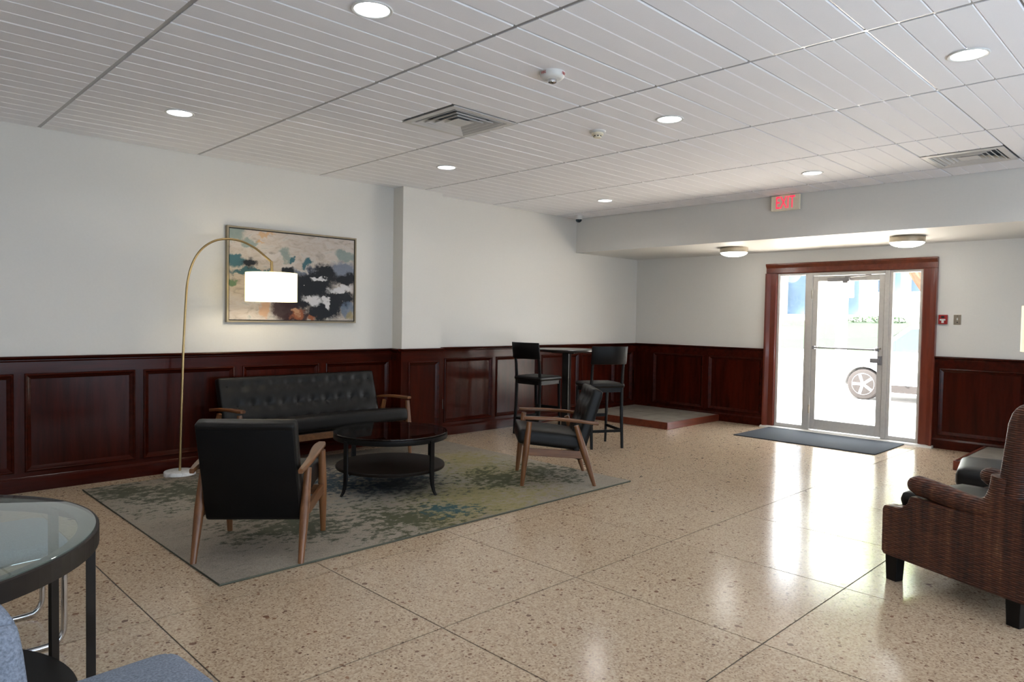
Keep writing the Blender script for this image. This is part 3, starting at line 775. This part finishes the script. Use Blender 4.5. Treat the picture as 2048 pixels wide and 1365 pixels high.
obj('arc_arm', MB().tube(hi, .0095, 12), M['brass'], lp)
ex, ey, ez = pts[-1]
obj('socket_stem', MB().tube([(ex, ey, ez+.005), (ex+.004, ey, ez-.085)], .013, 12), M['brass'], lp)
sx, sy = ex+.0, ey
st = Matrix.Translation((sx, sy, 0)) @ Matrix.Rotation(0, 4, 'Y')
RS = .225; zt, zbm = 1.805, 1.545
sh = obj('shade', MB().lathe([(RS,zbm),(RS,zt),(RS-.004,zt),(RS-.004,zbm),(RS,zbm)], 56, st, True, False), M['shade'], lp, label='cream fabric drum shade, lit from inside')
obj('shade_spider', MB().tube([(sx-RS+.004,sy,zt-.01),(sx,sy,zt-.012),(sx+RS-.004,sy,zt-.01)], .003, 6).tube([(sx,sy-RS+.004,zt-.01),(sx,sy,zt-.012),(sx,sy+RS-.004,zt-.01)], .003, 6).lathe([(.02,zt-.02),(.02,zt+.018)], 16, st), M['brass'], sh)
obj('bulb', MB().lathe([(.012,1.76),(.014,1.74),(.03,1.70),(.03,1.67),(.02,1.65),(0.0,1.642)], 20, st), M['bulb'], lp)
pl = bpy.data.lights.new('lamp_light', 'POINT'); pl.energy = 5; pl.color = (1, .88, .68); pl.shadow_soft_size = .04
po = bpy.data.objects.new('lamp_light', pl); COL.objects.link(po); po.location = (2.245+sx, LY+sy, 1.615)

# ------------------------------------------------------------------ painting
pt = thing('framed_painting', 'framed abstract painting in teal, black and cream above the sofa', 'painting', (2.717, YA-.002, 1.352))
w, h = 1.388, .905
obj('frame', MB().rings([(0,w,0,h,0),(0,w,0,h,.045),(.016,w-.016,.016,h-.016,.045),(.016,w-.016,.016,h-.016,.02)], None, False), plain('champagne_frame', srgb(150,138,116), .4, .5), pt)
obj('shadow_gap', MB().box(.012, w-.012, -.018, -.004, .012, h-.012), M['black_plastic'], pt)
cv = obj('canvas', MB().box(0, w-.05, -.036, -.018, 0, h-.05), M['canvas'], pt); cv.location = (.025, 0, .025)

# ------------------------------------------------------------------ wicker armchair, ottoman and lamp at the right
wc = thing('wicker_armchair', 'brown woven wicker armchair with black seat cushion, its back to the right edge', 'armchair', (4.03, .66, 0), math.radians(69.55))
WW = .68     # local x forward from rear feet, y to the left; near side is y = 0, far side y = -WW
side = [(-.06,.125),(.70,.14),(.712,.16),(.714,.39),(.705,.415),(.60,.425),(.565,.455),(.55,.50),(.30,.49),(.16,.50),(.125,.60),(.07,.62),(-.10,.60)]
for nm, y0, y1 in (('side_panel', -.075, .015), ('side_panel', -WW-.015, -WW+.075)):
    obj(nm, MB().prism(side, y0, y1, 'y'), M['wicker'], wc, bevel=.02, seg=3, angle=20)
    yc = (y0+y1)/2
    path = smooth([(.575,yc,.556),(.53,yc,.560),(.42,yc,.548),(.30,yc,.530),(.20,yc,.522),(.14,yc,.545),(.105,yc,.61),(.09,yc,.70)], 4)
    rr = [.030+.022*min(1, i/4) for i in range(len(path))]
    mb = MB().tube(path, rr, 16, flat=1.05)
    obj('armrest', mb, M['wicker'], wc)
def wback(q):
    x, y, z = q
    lean = -.105*(z+.48)/.95
    roll = -.03*max(0, (z-.38)/.1)
    return (.112+x+lean+roll, -WW/2+y*(1-.02*max(0, z)), .60+z)
obj('backrest', MB().rbox(.068, WW/2+.01, .475, .062, 8, 16, 22, wback), M['wicker'], wc)
obj('front_panel', MB().rbox(.022, WW/2-.02, .135, .018, 4, 8, 6, None, Matrix.Translation((.685, -WW/2, .275))), M['wicker'], wc)
obj('seat_deck', MB().box(.03, .68, -WW+.06, -.06, .30, .40), M['wicker'], wc)
obj('seat_cushion', MB().rbox(.30, WW/2-.07, .05, .045, 10, 10, 6, lambda q: (q.x+.385, q.y-WW/2, .448+q.z+(.012*(1-(q.x/.3)**2) if q.z > 0 else 0))), M['leather'], wc)
for (x, y) in ((.655,-.03), (.655,-WW+.03), (.01,-.03), (.01,-WW+.03)):
    tp = .036; b = .030
    mb = MB(); v = [(x+sx_*b, y+sy_*b, 0) for sx_, sy_ in ((-1,-1),(1,-1),(1,1),(-1,1))]+[(x+sx_*tp, y+sy_*tp, .16) for sx_, sy_ in ((-1,-1),(1,-1),(1,1),(-1,1))]
    mb.add(v, [(3,2,1,0),(4,5,6,7),(0,1,5,4),(1,2,6,5),(2,3,7,6),(3,0,4,7)])
    obj('leg', mb, M['espresso'], wc, bevel=.003)
ot = thing('ottoman', 'black padded ottoman just beyond the wicker armchair', 'ottoman', (5.92, 1.02, 0), math.radians(10))
obj('cushion', MB().rbox(.30, .32, .075, .05, 10, 10, 8, lambda q: (q.x, q.y, .375+q.z+(.015*(1-(q.x/.3)**2)*(1-(q.y/.32)**2) if q.z > 0 else 0))), M['leather'], ot)
obj('base', MB().rbox(.28, .30, .11, .02, 4, 4, 4, None, Matrix.Translation((0,0,.20))), M['leather_back'], ot)
for s in (1, -1):
    for q in (1, -1): obj('foot', MB().lathe([(.018,0),(.024,.1)], 12, Matrix.Translation((s*.23, q*.25, 0))), M['espresso'], ot)
l2 = thing('floor_lamp', 'floor lamp with cream drum shade at the right edge, beside the wicker chair', 'floor lamp', (4.92, .63, 0))
obj('base', MB().lathe([(.13,0),(.14,.006),(.14,.02),(.02,.03),(.013,.05)], 32), M['bronze'], l2)
obj('pole', MB().tube([(0,0,.03),(0,0,1.36)], .011, 10), M['bronze'], l2)
M['shade_dim'] = emit('second_lamp_shade', (1, .90, .66, 1), .42)
obj('shade', MB().lathe([(.20,1.29),(.20,1.55),(.196,1.55),(.196,1.29),(.20,1.29)], 48, None, True, False), M['shade_dim'], l2)
obj('bulb', MB().lathe([(.012,1.36),(.03,1.42),(.03,1.45),(0,1.48)], 16), M['bulb'], l2)

# ------------------------------------------------------------------ glass table and grey chairs, near left
gt = thing('glass_dining_table', 'round pale glass-topped table with bronze ring frame at the left edge', 'table', (.0195, 2.725, 0))
R = .641; H = .748
obj('glass_top', MB().lathe([(0,H),(R*.5,H),(R-.012,H),(R-.005,H-.002),(R-.005,H-.010),(R*.5,H-.010),(0,H-.010)], 96), M['pale_glass'], gt, label='thick pale green glass top')
obj('frame_ring', MB().lathe([(R-.055,H-.012),(R-.055,H-.018),(R-.004,H-.018),(R-.004,H-.062),(R+.005,H-.062),(R+.005,H-.008),(R+.002,H-.004),(R-.003,H-.005),(R-.003,H-.012),(R-.055,H-.012)], 96, None, False, False), M['bronze'], gt)
RSH = .588; zs = .198
obj('shelf', MB().lathe([(RSH-.004,zs-.02),(RSH,zs-.016),(RSH,zs-.004),(RSH-.004,zs)], 80), M['espresso'], gt)
for a in (-14, 22, 166, 202):
    a = math.radians(a); m = Matrix.Rotation(a, 4, 'Z')
    obj('leg', MB().box(R-.034, R-.006, -.010, .010, 0, H-.018, m), M['bronze'], gt, bevel=.002)
def soft_corner(a, b, ha, hb, R):
    ca, cb = max(0, abs(a)-(ha-R)), max(0, abs(b)-(hb-R))
    if ca > 0 and cb > 0:
        k = max(ca, cb)/math.hypot(ca, cb)
        a = math.copysign(ha-R+ca*k, a); b = math.copysign(hb-R+cb*k, b)
    return a, b
def cantilever(name, label, loc, rz, group):
    """grey chair facing +x (local); origin below the middle of the front tubes"""
    t = thing(name, label, 'chair', loc, rz, group); hw = .207
    r = .0125
    def P(s):
        base = [(-.50,s*hw,.0145),(-.20,s*hw,.0135),(-.07,s*hw,.0135),(-.025,s*hw,.025),(-.004,s*hw,.06),(0,s*hw,.12),(0,s*hw,.33),(-.006,s*hw,.365),(-.03,s*hw,.388),(-.08,s*hw,.395),(-.36,s*hw,.385),(-.41,s*hw,.40),(-.482,s*hw,.46),(-.525,s*hw,.72)]
        return smooth(base, 4)
    a, b = P(1), P(-1)
    obj('frame_tube', MB().tube(a, r, 12), M['chrome'], t); obj('frame_tube', MB().tube(b, r, 12), M['chrome'], t)
    obj('rear_floor_tube', MB().tube([(-.50,hw,.0145),(-.50,-hw,.0145)], r, 12), M['chrome'], t)
    def seat(q):
        dome = .010*(1-(q.x/.25)**2)*(1-(q.y/.255)**2) if q.z > 0 else 0
        x, y = soft_corner(q.x, q.y, .252, .255, .06)
        return (x-.232, y, .432+q.z+dome)
    obj('seat', MB().rbox(.252, .255, .030, .026, 26, 26, 6, seat), M['fabric'], t)
    def back(q):
        bow = -.02*(1-(q.y/.26)**2)
        y, z = soft_corner(q.y, q.z, .255, .245, .10)
        return (-.452+q.x+bow-.10*(z+.28), y*(1-.06*max(0, z/.28)), .622+z)
    obj('backrest', MB().rbox(.034, .255, .245, .030, 6, 26, 26, back), M['fabric'], t)
    return t
G3 = 'grey fabric chairs at the glass table'
c1 = cantilever('cantilever_chair', 'grey fabric chair in the lower left corner, nearest to us', (.722, 1.862, 0), math.radians(4), G3)
dup(c1, (.732, 3.655, 0), math.radians(0), 'grey chair with chrome tube legs seen behind the round glass table', G3)

# ------------------------------------------------------------------ ceiling fixtures
def spot_light(loc, w):
    l = bpy.data.lights.new('downlight_beam', 'AREA'); l.shape = 'DISK'; l.size = .15; l.energy = w; l.color = (1, .98, .95); l.spread = math.radians(150)
    o = bpy.data.objects.new('downlight_beam', l); COL.objects.link(o); o.location = loc; return o
trim_prof = [(.080,.0),(.097,-.001),(.0985,-.004),(.095,-.008),(.088,-.0085),(.082,-.005),(.082,0)]
DL = [(1.86,5.33,'round downlight on the ceiling above the arc lamp'), (1.86,2.86,'round downlight cut by the top edge of the photo'),
      (4.30,5.30,'round downlight above the sofa, before the wall pilaster'), (6.76,5.31,'round downlight nearest the dome camera in the far corner'),
      (4.33,2.836,'round downlight right of the small smoke detector'), (6.78,2.834,'round downlight in front of the exit sign'),
      (4.35,1.012,'large round downlight at upper right of the ceiling'),
      (6.8,1.0,'round downlight outside the photo, nearest the right-hand ceiling vent'), (1.86,1.0,'round downlight straight ahead of us, above the frame'),
      (-.6,5.3,'round downlight outside the photo at left, nearest the panelled wall'), (-.6,2.85,'round downlight outside the photo at left, above the glass table side'),
      (-.6,1.0,'round downlight outside the photo, left behind us'), (1.86,-1.3,'round downlight outside the photo, right behind us'),
      (4.33,-1.3,'round downlight outside the photo, behind the wicker armchair'), (6.8,-1.3,'round downlight outside the photo, in the row by the right-hand platform'), (-.6,-1.3,'round downlight outside the photo, farthest behind us')]
proto = None
for x, y, lab in DL:
    if proto is None:
        proto = thing('downlight', lab, 'ceiling light', (x, y, HC-.004), 0, 'recessed downlights')
        obj('trim_ring', MB().lathe(trim_prof, 40, None, True, False), M['white'], proto)
        obj('lens', MB().lathe([(0,-.004),(.04,-.0042),(.083,-.003),(.083,-.001)], 40), M['lens'], proto)
    else: dup(proto, (x, y, HC-.004), 0, lab)
    spot_light((x, y, HC-.018), LAMP_W)
dm = thing('dome_light', 'nickel-rimmed dome light on the soffit, left of the door', 'ceiling light', (8.42, 4.50, ZS), 0, 'dome lights on the soffit')
obj('rim', MB().lathe([(.15,0),(.172,-.002),(.175,-.012),(.175,-.062),(.170,-.066),(.165,-.062)], 48), M['nickel'], dm)
obj('diffuser', MB().lathe([(.166,-.058),(.168,-.068),(.155,-.084),(.125,-.100),(.08,-.112),(.03,-.117),(0,-.118)], 48), M['dome'], dm)
dup(dm, (8.42, 2.47, ZS), 0, 'nickel-rimmed dome light on the soffit, above the door')
for y in (4.50, 2.47):
    l = bpy.data.lights.new('dome_bulb', 'POINT'); l.energy = DOME_W; l.shadow_soft_size = .12; l.color = (1, .96, .9)
    o = bpy.data.objects.new('dome_bulb', l); COL.objects.link(o); o.location = (8.42, y, ZS-.25)
# supply diffusers
def diffuser(name, label, x0, x1, y0, y1, rings_, rest):
    t = thing(name, label, 'vent', ((x0+x1)/2, (y0+y1)/2, HC-.004)); hx, hy = (x1-x0)/2-.008, (y1-y0)/2-.005
    Rm = Matrix.Rotation(-PI/2, 4, 'X')        # rings() works in xz with depth -y: turn so that depth points down
    def ring(ix, iy, wdt, z0, z1):
        v = []; f = []
        for i, z in ((0, z0), (wdt, z1), (wdt+.003, z1), (.003, z0+.003)):
            a, b = hx-ix-i, hy-iy-i; v += [(-a,-b,z),(a,-b,z),(a,b,z),(-a,b,z)]
        for i in range(3):
            for k in range(4): f.append((i*4+k, (i+1)*4+k, (i+1)*4+(k+1) % 4, i*4+(k+1) % 4))
        for k in range(4): f.append((12+k, k, (k+1) % 4, 12+(k+1) % 4))
        return MB().add(v, f)
    fr_ = MB(); v = []; f = []
    for i, z in ((0,0),(.0,-.006),(.045,-.008),(.055,.0),(.055,.05)):
        a, b = hx-i, hy-i; v += [(-a,-b,z),(a,-b,z),(a,b,z),(-a,b,z)]
    for i in range(4):
        for k in range(4): f.append((i*4+k, (i+1)*4+k, (i+1)*4+(k+1) % 4, i*4+(k+1) % 4))
    obj('frame', fr_.add(v, f), M['vent'], t)
    obj('duct_backing', MB().box(-hx+.05, hx-.05, -hy+.05, hy-.05, .045, .05), M['duct'], t)
    step = (min(hx, hy)-.068-.075)/rings_
    for k in range(rings_):
        ix = .068+k*step
        def quad(rs):
            v = []; f = []
            for i, z in rs:
                a, b = hx-i, hy-i; v += [(-a,-b,z),(a,-b,z),(a,b,z),(-a,b,z)]
            for i in range(len(rs)-1):
                for q in range(4): f.append((i*4+q, (i+1)*4+q, (i+1)*4+(q+1) % 4, i*4+(q+1) % 4))
            return MB().add(v, f)
        obj('louver', quad([(ix+.002,.004),(ix,-.005),(ix+.005,-.005),(ix+step*.82,.024),(ix+step*.82+.002,.028)]), M['vent'], t)
    a, b = hx-.068-step*rings_, hy-.068-step*rings_
    obj('center_plate', MB().box(-a, a, -b, b, -.004, -.001), M['vent'], t, bevel=.001)
    return t
diffuser('air_diffuser', 'square louvred air vent in the ceiling, left of the fire detector', 3.682-.6096, 3.682, 3.72, 4.3255, 3, None)
diffuser('air_diffuser', 'louvred air vent in the ceiling at the right edge, near the soffit', 7.34-.6096, 7.34, 1.298, 1.9033, 4, None)
# fire detector with lettering
fd = thing('fire_detector', 'white ceiling detector with red FIRE lettering', 'detector', (3.065, 2.815, HC-.004), math.radians(0))
obj('body', MB().lathe([(.074,0),(.075,-.008),(.070,-.026),(.060,-.036),(.045,-.040)], 40), M['white'], fd)
sv = obj('sensor', MB().lathe([(.026,-.036),(.028,-.046),(.024,-.058),(.010,-.064),(0,-.065)], 20), M['chrome'], fd)
vdir = math.atan2(-2.815, -3.065)
fm = text_mesh('FIRE', .021, .0006); fm.materials.append(M['redprint'])
for da in (-.75, 1.1):
    a = vdir+da; o = bpy.data.objects.new('lettering', fm); COL.objects.link(o); o.parent = fd
    o.matrix_local = Matrix.Rotation(a, 4, 'Z') @ Matrix.Translation((.0735, 0, -.016)) @ Matrix.Rotation(PI/2, 4, 'Z') @ Matrix.Rotation(PI/2-(-.22), 4, 'X')
sd = thing('smoke_detector', 'small white smoke detector on the ceiling beyond the fire detector', 'detector', (4.245, 3.42, HC-.004))
obj('base', MB().lathe([(.062,0),(.063,-.006),(.058,-.012),(.046,-.016)], 32), M['white'], sd)
obj('chamber', MB().lathe([(.046,-.012),(.045,-.030),(.032,-.036),(.031,-.046),(.026,-.052),(0,-.053)], 32), M['cream'], sd)
for k in range(8):
    a = k*PI/4; obj('intake_slot', MB().box(.029, .0325, -.007, .007, -.044, -.037, Matrix.Rotation(a, 4, 'Z')), M['dark'], sd)
dc = thing('dome_camera', 'small white dome camera on the ceiling in the far corner', 'camera', (7.52, 6.36, HC-.004))
obj('housing', MB().lathe([(.055,0),(.056,-.012),(.055,-.045),(.050,-.055)], 28), M['white'], dc)
obj('lens_bubble', MB().lathe([(.043,-.052),(.042,-.068),(.032,-.086),(.016,-.095),(0,-.097)], 24), M['tinted'], dc)
# exit sign
es = thing('exit_sign', 'cream EXIT sign with red lettering hanging at the soffit above the door', 'exit sign', (7.735, 3.522, 2.782))
obj('housing', MB().box(-.018, .018, -.163, .163, -.092, .076), M['cream'], es, bevel=.006)
obj('canopy', MB().box(-.022, .022, -.06, .06, .076, HC-.004-2.782), M['cream'], es, bevel=.003)
em = text_mesh('EXIT', .165, .001); em.materials.append(M['exit_red'])
o = bpy.data.objects.new('lettering', em); COL.objects.link(o); o.parent = es
o.matrix_local = Matrix.Translation((-.0195, -.002, -.010)) @ Matrix.Rotation(-PI/2, 4, 'Z') @ Matrix.Rotation(PI/2, 4, 'X') @ Matrix.Diagonal((.66, 1.18, 1, 1))
# wall devices
ps = thing('fire_alarm_pull', 'red fire alarm pull station on the wall right of the door', 'fire alarm', (XE, 2.31, 1.498))
obj('backbox', MB().box(-.028, 0, -.046, .046, -.055, .055), M['red'], ps, bevel=.006)
obj('pull_handle', MB().box(-.040, -.026, -.028, .028, -.012, .006).box(-.034, -.026, -.012, .012, -.04, -.012), M['white'], ps, bevel=.003)
obj('window_label', MB().box(-.030, -.027, -.016, .016, .018, .04), M['dark'], ps)
sw = thing('switch_plate', 'steel light switch plate right of the red fire alarm', 'light switch', (XE, 2.168, 1.498))
obj('plate', MB().box(-.007, 0, -.037, .037, -.058, .058), M['nickel'], sw, bevel=.003)
obj('toggle', MB().box(-.020, -.006, -.006, .006, -.004, .018), M['white'], sw, bevel=.002)
obj('key_cylinder', MB().lathe([(.007,0),(.007,.003)], 12, Matrix.Translation((-.007,0,-.03)) @ Matrix.Rotation(-PI/2, 4, 'Y')).lathe([(.004,0),(.004,.003)], 10, Matrix.Translation((-.007,0,.042)) @ Matrix.Rotation(-PI/2, 4, 'Y')), M['dark'], sw)
ou = thing('wall_outlet', 'black power outlet low on the wainscot beside the pilaster', 'outlet', (5.30, YA-.0225, .385))
obj('plate', MB().box(-.036, .036, -.006, 0, -.058, .058), M['black_plastic'], ou, bevel=.003)
obj('socket', MB().lathe([(.016,0),(.016,.003)], 16, Matrix.Translation((0,-.006,.022)) @ Matrix.Rotation(PI/2, 4, 'X')).lathe([(.016,0),(.016,.003)], 16, Matrix.Translation((0,-.006,-.022)) @ Matrix.Rotation(PI/2, 4, 'X')), M['dark'], ou)

# ------------------------------------------------------------------ outside
struct('ground', MB().box(XE+.35, 12.6, -30, 40, -.3, -.04), M['concrete'])
struct('road', MB().box(12.6, 24.5, -60, 80, -.4, -.20), M['asphalt'])
struct('kerb', MB().box(24.5, 24.7, -60, 80, -.4, -.04).box(12.45, 12.6, -60, 80, -.4, -.035), M['concrete'])
struct('sidewalk', MB().prism([(24.7,-.4),(24.7,-.05),(27.5,.40),(27.5,-.4)], -60, 80, 'y'), M['concrete'])
lw = struct('lawn', MB().prism([(27.5,-.4),(27.5,.40),(33.5,.95),(41,1.58),(41,-.4)], -60, 80, 'y'), M['grass'])
bd = thing('office_building', 'pale building with blue glazed bays across the street', 'building', (41, 0, 1.58))
obj('wall', MB().box(.5, 8, -10, 40, -.5, 9), M['facade_glass'], bd, label='blue glazing behind the piers')
piers = [(7.6,8.3),(9.7,11.0),(11.9,12.15),(13.55,14.35),(15.6,16.6),(18.6,20.0),(21.5,22.3),(4.4,5.4),(1.0,2.2),(25,26),(28,29)]
for a, b in piers: obj('pier', MB().box(0, .6, a, b, -.5, 7.5), M['facade'], bd)
obj('plinth', MB().box(.1, .6, -10, 40, -.5, .35), M['facade'], bd)
obj('spandrel', MB().box(.1, .6, 11.0, 13.55, .35, 1.6), M['facade'], bd)
obj('parapet', MB().box(-.05, .6, -10, 40, 7.5, 9.2), M['facade'], bd)
# sign post
sp = thing('sign_post', 'white street sign on a post beyond the glass door', 'sign post', (22.2, 7.72, -.2))
sp.location = (24.9, 9.25, -.04)
obj('post', MB().box(-.09, .09, -.16, .16, 0, 3.4), M['facade'], sp)
obj('sign_panel', MB().box(-.12, -.09, -.40, .25, 2.35, 3.5), M['facade'], sp)
# parked car: nose towards +y, near side at x = 16
cr = thing('parked_car', 'white car parked at the kerb outside the glass door', 'car', (16.0, 5.47, -.20))
prof = [(.93,.28),(.96,.50),(.90,.72),(.70,.86),(-.15,1.02),(-.85,1.60),(-1.2,1.68),(-2.6,1.66),(-3.3,1.42),(-3.65,1.05),(-3.72,.6),(-3.68,.28)]
def arch(cy, r=.42, n=10): return [(cy-r*math.cos(PI*k/n), .28+r*math.sin(PI*k/n)*1.02) for k in range(n+1)]
low = [(-3.68,.28)]+arch(-2.75)+arch(0.0)+[(.93,.28)]
poly = prof[:-1]+low[:-1]
mb = MB().prism(poly, .0, 1.78, 'x')
body = obj('body', mb, M['car'], cr, bevel=.05, seg=3, angle=25)
obj('side_window', MB().prism([(-.32,1.06),(-.92,1.54),(-1.7,1.58),(-1.7,1.06)], -.006, .02, 'x').prism([(-1.78,1.06),(-1.78,1.58),(-2.6,1.56),(-3.1,1.38),(-3.2,1.06)], -.006, .02, 'x'), M['tinted'], body)
obj('windshield', MB().add([(.12,-.10,1.06),(1.66,-.10,1.06),(1.55,-.82,1.615),(.22,-.82,1.615)], [(0,1,2,3)]), M['tinted'], body)
obj('rocker_trim', MB().box(-.012, .03, -2.3, -.45, .20, .36), M['tyre'], cr)
obj('side_mirror', MB().rbox(.09, .06, .07, .04, 6, 6, 6, None, Matrix.Translation((-.12, -.45, 1.10))), M['black_plastic'], cr)
obj('headlight', MB().rbox(.10, .14, .06, .04, 6, 6, 4, None, Matrix.Translation((.12, .78, .74))), M['alloy'], cr)
obj('wheel_arch', MB().box(.30, .34, -.44, .44, .28, .72).box(.30, .34, -3.19, -2.31, .28, .72), M['black_plastic'], cr)
for cy in (0, -2.75):
    T = Matrix.Translation((.02, cy, .335)) @ Matrix.Rotation(PI/2, 4, 'Y')
    ty = obj('wheel', MB().lathe([(.22,-.01),(.31,0),(.335,.03),(.335,.17),(.31,.20),(.22,.20)], 40, T), M['tyre'], cr)
    al = MB().lathe([(.225,-.012),(.235,-.006),(.235,.03),(.215,.03),(.215,-.004)], 40, T, True, False)
    obj('rim', al, M['alloy'], ty)
    for k in range(5):
        a = 2*PI*k/5+.3
        obj('spoke', MB().box(.03, .222, -.028, .028, -.012, .012, T @ Matrix.Rotation(a, 4, 'Z')), M['alloy'], ty)
    obj('hub_cap', MB().lathe([(0,-.02),(.05,-.018),(.055,.0)], 20, T), M['alloy'], ty)
# tree
tr = thing('street_tree', 'leaning street tree with tan trunk on the lawn across the road', 'tree', (29.5, 6.9, .55))
tpts = smooth([(0,0,-.3),(0,.35,.9),(0,.85,1.9),(0,1.55,3.0),(.1,2.1,4.2),(.2,2.3,5.6)], 4)
obj('trunk', MB().tube(tpts, [.26-.13*i/len(tpts) for i in range(len(tpts))], 12), M['bark'], tr)
lb = MB(); rnd = random.Random(3)
for k in range(2600):
    a, b = rnd.uniform(0, 2*PI), rnd.uniform(-1, 1); rr = rnd.random()**.4
    p = Vector((2.6*rr*math.cos(a)*math.sqrt(1-b*b), 2.1+2.9*rr*math.sin(a)*math.sqrt(1-b*b), 6.4+1.7*rr*b))
    u = Vector((rnd.uniform(-1,1), rnd.uniform(-1,1), rnd.uniform(-1,1))).normalized(); w_ = u.orthogonal().normalized(); s_ = rnd.uniform(.10, .2)
    lb.add([p-u*s_, p+w_*s_*.5, p+u*s_, p-w_*s_*.5], [(0,1,2,3)])
cr_ = obj('crown', lb, M['leaf'], tr); cr_['kind'] = 'stuff'
# low hedge plants along the building
hb = [(40.2, 13.2, 'low green shrub at the building foot, behind the door glass'), (40.2, 8.6, 'low green shrub at the building foot, behind the right sidelight')]
for x, y, lab in hb:
    m_ = MB(); rnd = random.Random(int(y*10))
    for k in range(500):
        a, b = rnd.uniform(0, 2*PI), rnd.random(); rr = rnd.random()**.4
        p = Vector((.4*rr*math.cos(a), 1.5*rr*math.sin(a), .42*b*(1-.4*rr)))
        u = Vector((rnd.uniform(-1,1), rnd.uniform(-1,1), rnd.uniform(-.2,1))).normalized(); w_ = u.orthogonal().normalized(); s_ = rnd.uniform(.05, .1)
        m_.add([p-u*s_, p+w_*s_*.5, p+u*s_, p-w_*s_*.5], [(0,1,2,3)])
    s_o = thing('shrub', lab, 'shrub', (x, y, 1.53), 0, 'shrubs at the building foot')
    f_ = obj('foliage', m_, M['shrub'], s_o); f_['kind'] = 'stuff'
    obj('stem', MB().tube([(0,0,-.1),(0,.05,.25)], .03, 6), M['bark'], s_o)
